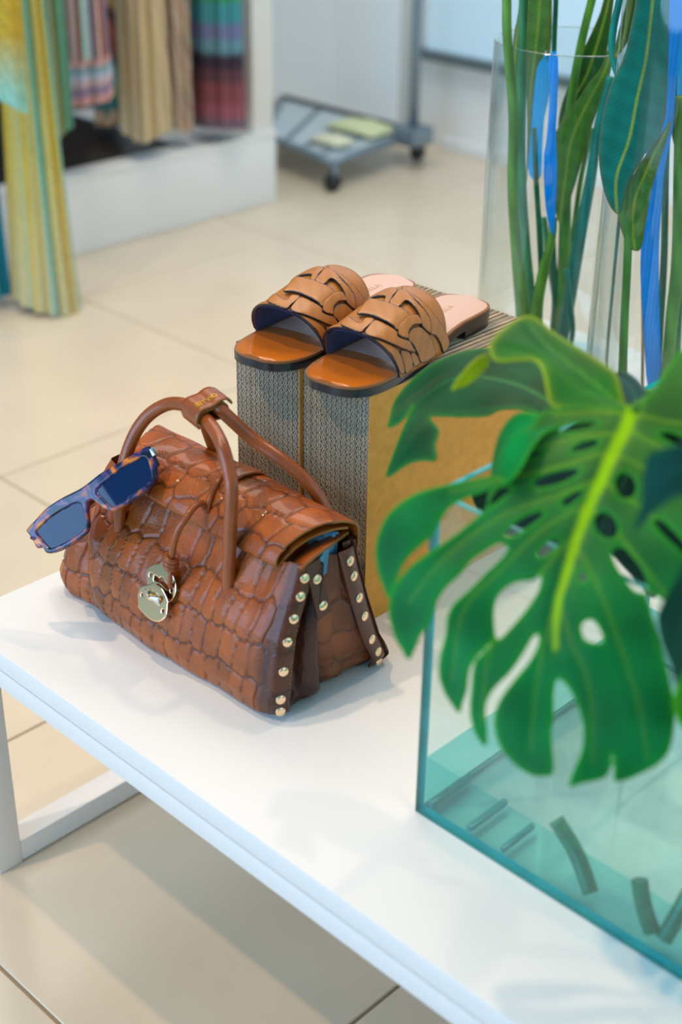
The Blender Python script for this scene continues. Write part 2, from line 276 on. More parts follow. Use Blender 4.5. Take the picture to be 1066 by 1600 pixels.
DATA = {'main': {'o': [-0.4556, 0.739, 0.7718], 'u': [-0.88044, -0.47325, -0.0292], 'v': [0.32845, -0.56433, -0.75739], 'n': [0.34196, -0.67643, 0.6523], 'polys': [[(-0.8, -2.6), (9.0, -2.1), (20.6, -0.2), (36.5, 0.4), (48.0, 4.8), (55.6, 7.7), (61.9, 20.0), (65.7, 35.2), (67.2, 45.8), (71.1, 53.8), (81.2, 54.2), (92.9, 57.6), (110.5, 63.1), (128.1, 69.9), (141.0, 79.9), (149.5, 91.5), (153.3, 108.7), (150.0, 124.9), (144.4, 135.5), (138.4, 143.9), (136.1, 133.3), (132.7, 122.6), (128.9, 114.8), (121.1, 105.5), (115.1, 98.5), (110.8, 86.6), (106.1, 77.6), (98.8, 72.2), (87.4, 66.6), (77.9, 62.1), (69.7, 60.3), (67.7, 62.5), (74.6, 70.6), (81.7, 76.7), (90.4, 86.1), (102.7, 99.0), (115.3, 109.9), (127.7, 121.9), (135.9, 134.3), (138.1, 145.9), (136.4, 155.9), (130.6, 168.3), (124.3, 176.4), (118.6, 182.0), (115.0, 173.0), (112.4, 164.6), (107.8, 157.9), (106.4, 151.6), (104.4, 141.2), (99.5, 131.4), (92.7, 123.3), (86.3, 112.3), (77.5, 103.9), (70.3, 98.9), (65.0, 100.2), (63.6, 103.1), (69.3, 111.6), (75.2, 118.9), (83.5, 130.2), (93.6, 142.7), (96.5, 152.2), (96.1, 162.2), (97.9, 176.5), (97.3, 188.4), (93.2, 197.7), (87.7, 204.7), (80.2, 211.4), (78.8, 204.3), (77.1, 196.2), (77.2, 185.4), (75.6, 178.2), (71.2, 170.6), (63.7, 161.5), (70.9, 172.5), (74.7, 180.0), (74.2, 194.8), (72.9, 210.3), (68.1, 222.2), (60.0, 229.6), (60.7, 218.0), (63.5, 204.9), (59.7, 193.5), (50.0, 180.2), (43.2, 166.4), (38.9, 155.9), (35.7, 155.1), (35.2, 161.3), (39.3, 172.7), (47.2, 185.7), (54.5, 199.5), (56.6, 211.6), (53.7, 222.7), (47.0, 232.2), (37.2, 239.3), (27.0, 242.9), (19.5, 242.0), (14.9, 239.7), (15.9, 230.0), (18.9, 217.1), (19.3, 203.7), (20.9, 190.4), (19.7, 180.9), (12.4, 185.2), (6.3, 194.0), (1.0, 204.7), (-1.1, 215.8), (-0.5, 225.4), (2.4, 235.4), (3.8, 246.0), (-3.3, 242.9), (-15.8, 237.6), (-19.8, 231.7), (-19.7, 222.3), (-21.8, 229.4), (-23.3, 237.8), (-30.4, 235.9), (-39.0, 230.3), (-48.2, 223.2), (-53.6, 214.8), (-55.1, 203.3), (-54.2, 190.2), (-49.9, 173.7), (-43.6, 157.4), (-38.2, 144.7), (-32.5, 129.9), (-28.2, 118.7), (-38.0, 121.3), (-50.3, 129.3), (-64.7, 140.8), (-79.7, 142.5), (-92.4, 125.3), (-97.0, 101.4), (-95.8, 74.3), (-89.1, 47.4), (-76.5, 18.8), (-60.1, -7.9), (-42.3, -28.8), (-29.7, -44.3), (-24.1, -34.3), (-19.4, -25.4), (-14.0, -14.4), (-9.2, -6.2), (-7.7, -2.7)], [(42.0, 18.2), (36.5, 14.7), (26.9, 12.0), (18.1, 11.0), (16.9, 12.5), (22.5, 15.2), (34.0, 18.6)], [(32.2, 30.9), (26.9, 26.6), (19.3, 23.6), (14.9, 24.2), (16.8, 27.5), (24.3, 30.8), (31.0, 32.4)], [(53.6, 56.2), (49.3, 51.0), (38.0, 46.1), (27.5, 43.6), (24.6, 45.3), (29.5, 50.1), (38.7, 55.3), (49.2, 58.6)], [(33.4, 67.6), (29.8, 62.4), (23.5, 58.0), (20.4, 58.8), (24.5, 64.4), (29.8, 69.2)], [(67.2, 92.4), (63.1, 86.3), (55.2, 79.1), (45.9, 74.7), (43.6, 76.8), (50.4, 84.3), (59.3, 91.9), (65.0, 93.5)], [(43.8, 102.5), (40.6, 97.0), (34.5, 91.6), (30.9, 93.1), (34.4, 99.3), (40.5, 104.5)], [(61.9, 36.4), (56.9, 33.7), (51.0, 32.7), (50.2, 34.2), (56.4, 37.2), (61.2, 38.4)], [(-12.0, 49.0), (-12.8, 52.6), (-12.2, 56.1), (-10.4, 58.6), (-7.7, 59.7), (-4.7, 59.2), (-1.9, 57.2), (0.1, 54.0), (0.8, 50.4), (0.3, 46.9), (-1.6, 44.4), (-4.3, 43.2), (-7.3, 43.8), (-10.1, 45.8)], [(-1.8, 74.1), (-4.1, 77.6), (-4.9, 81.3), (-4.2, 84.5), (-2.1, 86.6), (1.1, 87.0), (4.6, 85.8), (7.8, 83.2), (10.1, 79.6), (11.0, 75.9), (10.3, 72.6), (8.1, 70.6), (5.0, 70.2), (1.4, 71.4)], [(-3.0, 94.3), (-9.4, 91.5), (-15.8, 96.6), (-23.6, 104.6), (-27.9, 112.9), (-26.4, 119.0), (-19.6, 118.0), (-11.9, 110.1), (-5.3, 101.6)], [(11.1, 113.0), (10.5, 114.5), (10.5, 115.9), (11.0, 116.9), (11.9, 117.4), (13.1, 117.2), (14.2, 116.5), (15.1, 115.2), (15.6, 113.7), (15.6, 112.3), (15.1, 111.3), (14.2, 110.8), (13.1, 110.9), (12.0, 111.7)], [(9.3, 145.7), (6.5, 141.8), (2.1, 141.7), (-2.4, 146.4), (-5.3, 152.4), (-2.6, 155.3), (5.1, 154.5), (7.9, 151.0)], [(63.5, 158.5), (66.7, 144.0), (65.9, 133.8), (60.1, 126.0), (52.8, 121.9), (44.2, 119.7), (39.8, 116.1), (39.4, 124.1), (41.9, 131.5), (47.0, 141.2), (54.2, 152.2), (59.9, 160.0)], [(-22.4, 13.7), (-30.0, 12.3), (-40.0, 15.2), (-50.1, 19.8), (-48.6, 23.0), (-36.8, 20.3), (-26.7, 16.7)], [(-26.3, 71.2), (-31.7, 71.6), (-42.2, 79.2), (-50.8, 88.0), (-50.4, 92.0), (-41.2, 86.3), (-30.6, 77.7)], [(-55.4, 52.7), (-58.1, 56.0), (-59.7, 59.3), (-59.9, 61.8), (-58.7, 63.2), (-56.2, 63.2), (-53.1, 61.7), (-49.8, 59.1), (-47.1, 55.8), (-45.4, 52.5), (-45.2, 49.9), (-46.5, 48.5), (-48.9, 48.6), (-52.1, 50.1)]], 'lines': [[(-3.7, -2.9), (-0.9, 13.0), (4.7, 30.2), (9.9, 49.3), (15.4, 66.4), (19.7, 85.2), (22.2, 101.7), (24.1, 116.0), (26.0, 130.2), (25.7, 146.1), (23.8, 161.6)], [(-1.5, 2.6), (24.0, 4.3), (47.5, 7.9)], [(0.5, 17.3), (25.6, 21.2), (48.5, 29.0)], [(3.0, 28.0), (31.0, 39.5), (57.5, 49.9), (107.8, 67.4)], [(8.3, 47.1), (37.6, 63.0), (69.2, 79.2), (101.2, 108.1), (124.0, 143.9)], [(13.8, 64.1), (40.6, 83.8), (64.0, 113.3), (86.9, 146.8), (87.9, 190.9)], [(18.3, 81.0), (36.8, 109.7), (49.1, 133.5), (65.7, 167.8), (64.6, 212.8)], [(22.4, 107.7), (28.7, 138.6), (32.6, 178.6), (31.3, 226.8)], [(26.0, 130.2), (14.5, 156.3), (-0.7, 183.2), (-9.0, 229.7)], [(20.5, 93.4), (4.8, 115.4), (-13.1, 148.3), (-31.6, 188.0), (-41.4, 220.6)], [(15.1, 68.4), (-4.3, 82.1), (-28.6, 106.8), (-58.6, 135.9)], [(9.9, 49.3), (-11.1, 61.0), (-42.4, 81.2), (-73.4, 104.7)], [(4.7, 30.2), (-20.0, 39.6), (-48.4, 52.4), (-87.2, 63.5)], [(-0.9, 13.0), (-25.5, 22.6), (-64.6, 30.3)], [(-3.4, 2.4), (-33.0, 5.3), (-61.3, 2.2)]]}, 'lobe_top': {'o': [-0.4583, 0.7432, 0.7704], 'u': [0.28306, 0.93994, 0.19079], 'v': [-0.9412, 0.23397, 0.24371], 'n': [0.18443, -0.24855, 0.9509], 'polys': [[(1.0, 1.0), (6.0, 12.9), (11.5, 27.5), (10.4, 41.0), (8.5, 57.1), (6.5, 73.5), (4.4, 88.3), (4.1, 102.2), (-0.1, 110.9), (-7.5, 111.5), (-20.4, 107.9), (-34.1, 102.9), (-43.1, 97.1), (-47.1, 87.6), (-44.2, 80.9), (-35.3, 75.6), (-25.3, 70.1), (-24.3, 62.8), (-29.0, 51.1), (-34.4, 40.1), (-35.4, 33.6), (-28.8, 22.5), (-16.7, 12.1), (-7.9, 4.1)]], 'lines': [[(1.5, 1.7), (-4.0, 35.4), (-7.7, 78.6), (-5.0, 104.0)], [(1.9, 10.2), (-13.0, 30.2), (-20.6, 67.9), (-37.9, 90.0)]]}, 'lobe_lit': {'o': [-0.5009, 0.7107, 0.761], 'u': [-0.55562, 0.80246, 0.2176], 'v': [-0.74795, -0.3681, -0.55234], 'n': [-0.36313, -0.46965, 0.80472], 'polys': [[(1.8, -6.7), (6.2, 2.9), (18.2, 18.1), (29.0, 36.1), (37.1, 54.4), (35.7, 72.1), (30.7, 86.8), (17.3, 90.6), (-0.8, 88.7), (-22.7, 82.8), (-29.4, 68.6), (-32.6, 56.0), (-37.2, 41.2), (-46.3, 26.3), (-42.0, 17.5), (-27.6, 9.5), (-16.5, 1.2), (-9.4, -7.5)]], 'lines': [[(-3.5, -7.1), (2.2, 26.2), (3.2, 55.5), (-17.9, 82.0)]]}, 'lobe_tip': {'o': [-0.5648, 0.7325, 0.7766], 'u': [0.1658, -0.55182, 0.81732], 'v': [-0.20799, -0.82971, -0.51799], 'n': [0.96398, -0.08412, -0.25234], 'polys': [[(-1.1, 36.1), (5.7, 31.5), (8.6, 24.9), (10.2, 15.9), (7.5, 6.4), (0.5, -0.7), (-7.4, 2.3), (-8.9, 13.2), (-7.2, 24.6), (-3.0, 32.3)]], 'lines': [[(-0.5, 0.1), (3.0, 16.2), (-1.3, 35.3)]]}, 'back': {'o': [-0.5707, 0.8173, 0.7083], 'u': [-0.46176, 0.72848, 0.50606], 'v': [-0.88462, -0.41999, -0.2026], 'n': [0.06495, -0.54122, 0.83837], 'polys': [[(-2.4, 134.6), (11.3, 134.6), (26.3, 133.2), (39.7, 127.3), (49.9, 118.7), (59.8, 104.8), (67.0, 88.0), (70.8, 70.7), (69.7, 55.5), (62.8, 34.6), (52.6, 18.7), (34.1, 6.8), (10.5, -0.8), (-2.0, 7.2), (1.3, 17.1), (2.3, 38.8), (-2.9, 50.1), (-1.2, 70.0), (1.6, 85.2), (2.2, 97.8), (-12.9, 87.4), (-25.7, 88.3), (-40.6, 85.3), (-39.6, 98.3), (-40.7, 110.5), (-47.8, 128.8), (-30.1, 126.2), (-12.9, 121.7), (3.1, 118.2), (16.4, 116.0), (3.2, 120.8), (-2.4, 127.4)]], 'lines': [[(10.5, -0.8), (33.1, 40.5), (38.8, 86.1), (5.2, 131.4)], [(5.6, 17.6), (4.6, 56.1), (0.6, 95.1), (-45.8, 127.1)]]}, 'curl': {'o': [-0.4947, 0.8185, 0.7383], 'u': [0.47739, 0.80751, -0.34644], 'v': [-0.83077, 0.54322, 0.12137], 'n': [0.2862, 0.22987, 0.93019], 'polys': [[(-12.0, 49.5), (1.5, 49.1), (20.3, 60.4), (29.7, 53.3), (26.1, 33.6), (15.3, 13.5), (-3.4, -9.5), (-16.0, -17.0), (-46.0, -30.0), (-31.7, 9.5)]], 'lines': [[(-3.4, -9.5), (7.4, 31.7), (0.2, 46.3)]]}, 'front_upper': {'o': [-0.3009, 0.6121, 0.8462], 'u': [-0.66969, 0.57264, 0.47287], 'v': [-0.6413, -0.12483, -0.75707], 'n': [-0.3745, -0.81025, 0.45083], 'polys': [[(36.2, 69.5), (24.1, 76.3), (10.7, 81.0), (-2.7, 90.5), (-1.2, 78.2), (-1.3, 64.3), (-4.8, 49.5), (-30.5, 10.2), (-28.2, -10.3), (-5.5, -3.4), (17.0, 17.0), (27.9, 44.9), (33.7, 59.5)]], 'lines': [[(-22.1, -12.2), (-1.0, 22.2), (15.5, 62.1), (-1.3, 87.8)]]}, 'front_lower': {'o': [-0.2895, 0.61, 0.7879], 'u': [-0.87688, 0.47712, -0.05861], 'v': [-0.19346, -0.46189, -0.86558], 'n': [-0.44006, -0.74767, 0.49733], 'polys': [[(48.9, 25.5), (47.7, 41.0), (45.6, 54.1), (41.0, 63.7), (26.6, 71.5), (11.2, 76.3), (1.7, 80.4), (-5.7, 82.7), (-7.4, 70.7), (-19.4, 61.4), (-41.1, 42.4), (-44.6, 12.7), (-22.4, -4.4), (18.4, -2.0), (41.8, 11.9)]], 'lines': [[(-23.6, -3.2), (7.8, 23.2), (18.9, 49.0), (1.0, 78.0)]]}, 'low_right': {'o': [-0.3186, 0.6512, 0.6711], 'u': [-0.62552, -0.61851, 0.47557], 'v': [-0.43366, -0.23109, -0.87094], 'n': [0.64859, -0.75103, -0.12368], 'polys': [[(14.8, 19.2), (9.8, 29.2), (0.8, 38.4), (-7.7, 43.6), (-21.5, 45.4), (-38.3, 28.5), (-25.3, -7.8), (3.0, -9.8), (16.3, 1.5)]], 'lines': [[(-11.9, -5.0), (-1.5, 19.1), (1.5, 35.8)]]}, 'behind': {'o': [-0.5498, 0.8473, 0.7003], 'u': [-0.99832, 0.02209, 0.05352], 'v': [-0.0579, -0.38129, -0.92264], 'n': [3e-05, -0.92419, 0.38193], 'polys': [[(93.9, 101.4), (70.5, 87.4), (51.5, 72.7), (50.0, 48.5), (37.3, 35.5), (4.5, 2.3), (-16.6, -8.4), (-54.8, -15.9), (-84.4, -3.6), (-103.5, 26.9), (-113.7, 61.1), (-105.3, 89.6), (-96.0, 99.1), (-91.8, 111.1), (-75.9, 103.6), (-65.1, 98.6), (-47.6, 91.4), (-43.8, 108.6), (-40.5, 126.9), (-28.8, 120.8), (-23.4, 102.5), (-13.5, 120.2), (-0.9, 126.0), (12.7, 116.5), (31.3, 117.0), (49.3, 119.7), (64.2, 115.6), (82.1, 112.6)]], 'lines': [[(-38.5, -9.5), (-39.0, 34.7), (-38.0, 70.3), (-41.0, 115.1)]]}, 'glasses': {'o': [-1.0073, 0.7021, 0.5079], 'u': [0.75524, -0.12935, -0.64256], 'v': [0.58519, 0.57464, 0.57213], 'n': [0.29523, -0.80812, 0.50969], 'polys': [[(-10.1, -84.4), (-12.9, -70.6), (-16.4, -55.2), (-16.4, -35.2), (-15.0, -21.5), (-14.0, -11.2), (-14.7, 1.6), (-16.1, 13.0), (-16.2, 25.4), (-15.6, 37.5), (-16.0, 53.4), (-15.7, 69.8), (-10.1, 70.4), (4.8, 71.3), (6.1, 68.1), (11.6, 66.6), (16.9, 63.4), (20.1, 56.6), (22.6, 45.8), (23.4, 33.2), (24.1, 20.6), (24.0, 13.6), (21.1, 8.1), (16.1, 3.6), (9.3, 0.0), (2.4, -3.6), (0.7, -7.1), (2.6, -10.4), (13.3, -15.5), (20.0, -17.9), (24.1, -20.3), (27.1, -25.0), (28.5, -38.3), (27.6, -55.7), (25.6, -65.6), (23.9, -71.1), (20.1, -74.6), (14.3, -75.3), (13.6, -78.6), (11.6, -81.8), (3.8, -82.7), (-3.9, -83.5)], [(-5.1, 7.0), (-7.1, 19.0), (-9.5, 34.3), (-9.5, 46.6), (-8.6, 59.2), (-6.7, 62.6), (-2.0, 63.6), (6.5, 61.8), (14.5, 59.3), (16.1, 55.2), (18.5, 42.7), (19.8, 29.8), (20.1, 19.1), (19.3, 12.6), (16.7, 10.3), (6.7, 6.7), (-1.3, 4.0)], [(-1.4, -74.6), (-3.7, -72.9), (-5.7, -60.6), (-6.4, -47.5), (-5.8, -35.2), (-5.1, -24.7), (-3.3, -19.4), (-0.5, -16.7), (6.1, -17.0), (14.8, -18.4), (20.0, -20.6), (23.2, -24.9), (24.1, -36.0), (23.5, -50.1), (21.8, -61.8), (20.1, -67.3), (15.8, -69.7), (7.0, -72.5)]], 'lines': [[(-15.7, 69.8), (4.8, 71.3)], [(-10.1, -84.4), (11.6, -81.8)], [(-7.0, 68.8), (-96.6, -47.7)]]}, 'lock_lo': {'o': [-0.9241, 0.705, 0.4351], 'n': [0.0, -0.9477, 0.3192], 'v': [-0.0, 0.3192, 0.9477], 'polys': [[(-4.35, 8.01), (-8.72, 4.67), (-16.42, 0.27), (-20.58, -3.94), (-21.44, -9.32), (-20.41, -14.54), (-18.0, -19.2), (-17.92, -22.31), (-13.03, -24.65), (-5.15, -26.33), (1.52, -27.24), (8.6, -26.71), (15.02, -24.26), (19.9, -19.98), (22.76, -15.04), (22.75, -9.48), (21.39, -3.88), (21.29, -0.84), (17.94, 2.69), (13.41, 5.73), (8.25, 7.92), (1.04, 8.05)], [(-13.84, -8.36), (-13.87, -9.25), (-14.44, -10.04), (-15.34, -10.41), (-16.23, -10.23), (-16.75, -9.57), (-16.72, -8.67), (-16.15, -7.89), (-15.25, -7.51), (-14.37, -7.69)], [(18.54, -11.58), (18.55, -12.67), (17.95, -13.59), (16.98, -14.0), (16.01, -13.74), (15.4, -12.91), (15.39, -11.82), (15.98, -10.89), (16.95, -10.48), (17.93, -10.74)]]}, 'lock_up': {'o': [-0.9241, 0.709, 0.4351], 'n': [0.0, -0.9477, 0.3192], 'v': [-0.0, 0.3192, 0.9477], 'polys': [[(-3.29, 28.61), (-7.51, 24.96), (-15.17, 20.67), (-19.62, 16.1), (-21.39, 11.64), (-20.38, 7.06), (-17.04, 0.92), (-14.36, -1.73), (-6.15, -4.6), (8.09, -6.77), (16.49, -5.11), (20.48, -0.96), (23.19, 5.71), (22.78, 11.07), (20.82, 15.79), (16.74, 20.25), (13.56, 23.26), (12.6, 26.24), (5.18, 27.26)], [(-8.78, 12.07), (-9.06, 7.29), (-5.42, 7.22), (-0.19, 7.81), (5.62, 6.47), (11.41, 5.15), (12.32, 9.23), (7.02, 10.45), (4.61, 11.01), (3.33, 13.58), (-0.28, 13.66), (-2.22, 11.32)], [(-13.38, 10.83), (-13.35, 9.67), (-13.95, 8.7), (-14.95, 8.3), (-15.96, 8.61), (-16.6, 9.53), (-16.62, 10.69), (-16.02, 11.65), (-15.03, 12.06), (-14.02, 11.74)], [(18.79, 7.58), (18.82, 6.44), (18.24, 5.48), (17.28, 5.08), (16.29, 5.39), (15.66, 6.29), (15.63, 7.44), (16.21, 8.39), (17.18, 8.79), (18.16, 8.48)]]}}
VASE = {'v1': {'c': (-1.0066, 1.4198, 0.43), 'stems': [([(-1.0395, 1.3254, 0.9348), (-1.0374, 1.3274, 0.8943), (-1.0348, 1.33, 0.8528), (-1.0288, 1.3357, 0.7666), (-1.0218, 1.3425, 0.6836), (-1.0133, 1.3507, 0.5965), (-1.0031, 1.3606, 0.5135), (-0.9935, 1.3699, 0.4444)], [0.0053, 0.0054, 0.0055, 0.006, 0.0061, 0.007, 0.0096, 0.0106], 0), ([(-1.0522, 1.3757, 0.929), (-1.051, 1.3769, 0.8874), (-1.0489, 1.3789, 0.8304), (-1.0463, 1.3815, 0.741), (-1.0413, 1.3862, 0.6709), (-1.0334, 1.3939, 0.5981), (-1.0245, 1.4025, 0.5223), (-1.0164, 1.4103, 0.4433)], [0.0058, 0.0059, 0.0064, 0.0069, 0.0063, 0.0056, 0.0057, 0.0058], 1), ([(-1.044, 1.4254, 0.9256), (-1.0424, 1.4269, 0.8833), (-1.0404, 1.4288, 0.8252), (-1.0359, 1.4332, 0.7343), (-1.0321, 1.4369, 0.6549), (-1.0258, 1.443, 0.572), (-1.0191, 1.4494, 0.503), (-1.0104, 1.4579, 0.4222)], [0.003, 0.003, 0.003, 0.0035, 0.004, 0.0045, 0.005, 0.0051], 2), ([(-1.0062, 1.4619, 0.9264), (-1.0123, 1.4561, 0.8839), (-1.0188, 1.4497, 0.822), (-1.0223, 1.4464, 0.7501), (-1.0194, 1.4491, 0.6552), (-1.0152, 1.4532, 0.5723), (-1.0143, 1.454, 0.5031), (-1.014, 1.4543, 0.4221)], [0.0052, 0.0049, 0.005, 0.0055, 0.0072, 0.0082, 0.0075, 0.0068], 3), ([(-0.9725, 1.4528, 0.8027), (-0.9789, 1.4465, 0.7425), (-0.9811, 1.4444, 0.6803), (-0.9857, 1.44, 0.6075), (-0.9887, 1.4371, 0.5403), (-0.9923, 1.4336, 0.4795), (-0.9952, 1.4308, 0.4303)], [0.0053, 0.0054, 0.0066, 0.008, 0.0081, 0.0083, 0.0075], 4), ([(-1.0102, 1.4789, 0.7315), (-1.0154, 1.4739, 0.6675), (-1.0173, 1.472, 0.6097), (-1.0175, 1.4719, 0.5415), (-1.0146, 1.4746, 0.4798), (-1.0098, 1.4793, 0.4254)], [0.0032, 0.0032, 0.0033, 0.0037, 0.0038, 0.0038], 0), ([(-1.0161, 1.3689, 0.7486), (-1.0109, 1.3739, 0.6875), (-1.0044, 1.3802, 0.6244), (-0.9994, 1.3851, 0.5672), (-0.9982, 1.3862, 0.5081), (-0.997, 1.3874, 0.447)], [0.003, 0.0031, 0.0035, 0.004, 0.0048, 0.0057], 2), ([(-0.9778, 1.3711, 0.6484), (-0.9784, 1.3706, 0.6214), (-0.9835, 1.3657, 0.576), (-0.9862, 1.363, 0.5261), (-0.9871, 1.3621, 0.4618)], [0.0038, 0.005, 0.0067, 0.0071, 0.0073], 3), ([(-1.0548, 1.4567, 0.6128), (-1.0475, 1.4637, 0.5618), (-1.0394, 1.4715, 0.5183), (-1.0312, 1.4794, 0.4557), (-1.0252, 1.4852, 0.4096)], [0.0037, 0.0046, 0.005, 0.0051, 0.0043], 1), ([(-0.9834, 1.4144, 0.5725), (-0.9773, 1.4203, 0.5323), (-0.972, 1.4254, 0.4876), (-0.9648, 1.4324, 0.4419)], [0.0032, 0.0032, 0.0033, 0.0033], 4)], 'blades': [('leaf_blade', (-0.9927, 1.4054, 0.43), 0, [(-63.3, 515.3), (-37.5, 515.7), (-32.8, 461.1), (-34.6, 404.6), (-44.0, 382.8), (-44.7, 316.1), (-44.5, 254.6), (-43.0, 215.0), (-49.2, 316.0), (-56.5, 389.8), (-59.0, 460.7)]), ('leaf_blade', (-1.0205, 1.4342, 0.43), 2, [(-63.4, 496.3), (-65.1, 439.9), (-68.2, 411.0), (-67.3, 366.7), (-60.5, 306.0), (-61.1, 366.8), (-61.4, 411.1), (-59.6, 447.2)]), ('leaf_blade', (-1.0413, 1.4558, 0.43), 2, [(-29.7, 506.8), (-26.4, 450.0), (-26.5, 406.1), (-21.7, 376.3), (-19.6, 406.2), (-22.6, 450.0), (-26.7, 506.9)]), ('leaf_blade', (-1.0379, 1.4522, 0.43), 7, [(36.5, 508.5), (37.9, 451.8), (27.2, 415.2), (14.7, 385.3), (6.0, 355.0), (-1.0, 328.1), (-2.8, 304.7), (-0.1, 300.8), (5.9, 312.7), (19.8, 332.3), (37.0, 355.5), (46.3, 378.3), (50.0, 452.0), (47.6, 508.6)]), ('leaf_blade', (-1.0149, 1.4284, 0.43), 3, [(47.2, 414.3), (37.1, 381.2), (23.8, 362.4), (10.7, 339.6), (0.9, 320.5), (-10.5, 301.1), (-8.7, 262.0), (-2.2, 206.0), (7.2, 189.8), (15.4, 222.5), (22.6, 254.6), (29.0, 294.0), (39.8, 340.1), (48.9, 377.7)]), ('blue_reflection_strip', (-1.0518, 1.4665, 0.43), 8, [(-35.7, 379.1), (-13.9, 379.4), (-14.8, 334.9), (-18.5, 303.5), (-16.8, 263.7), (-16.7, 232.7), (-30.6, 235.0), (-37.0, 275.4), (-36.3, 326.8)]), ('blue_reflection_strip', (-0.9635, 1.3752, 0.43), 9, [(-36.8, 405.7), (-25.9, 405.9), (-21.2, 326.8), (-15.8, 282.1), (-12.6, 228.4), (-13.8, 198.4), (-25.1, 232.0), (-32.2, 289.3), (-31.1, 311.8), (-32.3, 370.2)])]}, 'v2': {'c': (-0.8044, 1.36, 0.43), 'stems': [([(-0.8383, 1.2854, 0.9595), (-0.8367, 1.287, 0.9231), (-0.8341, 1.2895, 0.841), (-0.8304, 1.2931, 0.7543), (-0.824, 1.2993, 0.6552), (-0.8205, 1.3026, 0.5805), (-0.8159, 1.3071, 0.5023)], [0.0045, 0.0045, 0.0043, 0.0044, 0.0046, 0.0047, 0.0052], 5), ([(-0.8326, 1.3606, 0.8176), (-0.8304, 1.3626, 0.7556), (-0.8216, 1.3712, 0.6392), (-0.8179, 1.3747, 0.562), (-0.814, 1.3784, 0.4812)], [0.0038, 0.0039, 0.004, 0.0045, 0.0046], 2), ([(-0.8141, 1.3506, 0.8222), (-0.8087, 1.3558, 0.754), (-0.7997, 1.3645, 0.6461), (-0.7979, 1.3662, 0.5699), (-0.7953, 1.3687, 0.4819)], [0.0054, 0.0062, 0.0075, 0.0073, 0.0068], 0), ([(-0.8227, 1.384, 0.7813), (-0.817, 1.3894, 0.7104), (-0.8132, 1.3932, 0.6361), (-0.8081, 1.3981, 0.5585), (-0.8026, 1.4034, 0.4689)], [0.0049, 0.005, 0.0051, 0.0045, 0.0046], 1), ([(-0.8529, 1.3826, 0.5977), (-0.847, 1.3883, 0.534), (-0.8416, 1.3935, 0.4636)], [0.0019, 0.0019, 0.0019], 6), ([(-0.901, 1.3501, 0.9345), (-0.9023, 1.3487, 0.9086), (-0.9037, 1.3474, 0.8556), (-0.901, 1.3501, 0.7868), (-0.8976, 1.3534, 0.7003), (-0.894, 1.3568, 0.609), (-0.8855, 1.365, 0.4794)], [0.0034, 0.0038, 0.0042, 0.0036, 0.0022, 0.0019, 0.0019], 4), ([(-0.7713, 1.3224, 0.7675), (-0.7627, 1.3307, 0.6631), (-0.7506, 1.3424, 0.5044)], [0.0047, 0.0049, 0.0051], 0)], 'blades': [('leaf_blade', (-0.7696, 1.324, 0.43), 4, [(-75.8, 544.0), (-55.2, 544.3), (-38.2, 383.4), (-54.7, 343.4), (-65.4, 319.5), (-70.2, 302.3), (-73.0, 277.9), (-84.0, 284.7), (-95.3, 308.8), (-102.9, 342.6), (-102.9, 382.4), (-97.1, 414.9), (-85.3, 449.9)]), ('leaf_blade', (-0.7801, 1.3348, 0.43), 5, [(-33.3, 366.7), (-45.6, 346.4), (-55.8, 329.2), (-63.6, 308.4), (-71.0, 294.4), (-72.5, 276.8), (-68.5, 259.2), (-59.4, 239.9), (-51.6, 232.8), (-42.9, 235.9), (-41.2, 263.2), (-39.9, 298.4), (-34.5, 333.0), (-27.4, 373.4)]), ('leaf_blade', (-0.8252, 1.3815, 0.43), 7, [(-77.9, 533.7), (-75.6, 483.4), (-79.5, 457.6), (-82.7, 424.7), (-75.3, 431.4), (-66.0, 457.8), (-68.0, 533.9)]), ('blue_reflection_strip', (-0.8044, 1.36, 0.43), 9, [(-55.5, 525.7), (-17.9, 526.3), (-21.2, 431.6), (-18.2, 365.1), (-20.9, 309.8), (-18.4, 267.1), (-14.9, 215.8), (-8.5, 162.9), (0.4, 108.3), (9.6, 51.9), (-6.9, 51.6), (-21.4, 123.7), (-32.2, 185.4), (-35.9, 222.8), (-39.2, 288.2), (-45.4, 357.9), (-44.2, 405.0), (-47.9, 463.4)]), ('blue_reflection_strip', (-0.8322, 1.3887, 0.43), 8, [(-21.2, 482.7), (-14.1, 520.9), (2.2, 444.0), (16.2, 313.7), (5.3, 309.9), (-2.0, 327.6), (-11.0, 403.7)]), ('leaf_blade', (-0.8391, 1.3959, 0.43), 2, [(-42.1, 525.4), (-3.3, 526.0), (21.7, 442.4), (20.9, 346.7), (3.4, 318.0), (-17.9, 374.0), (-33.2, 441.6)])]}, 'rt': (0.71905, 0.69496, 0.0), 'fh': (-0.69496, 0.71905, 0.0)}
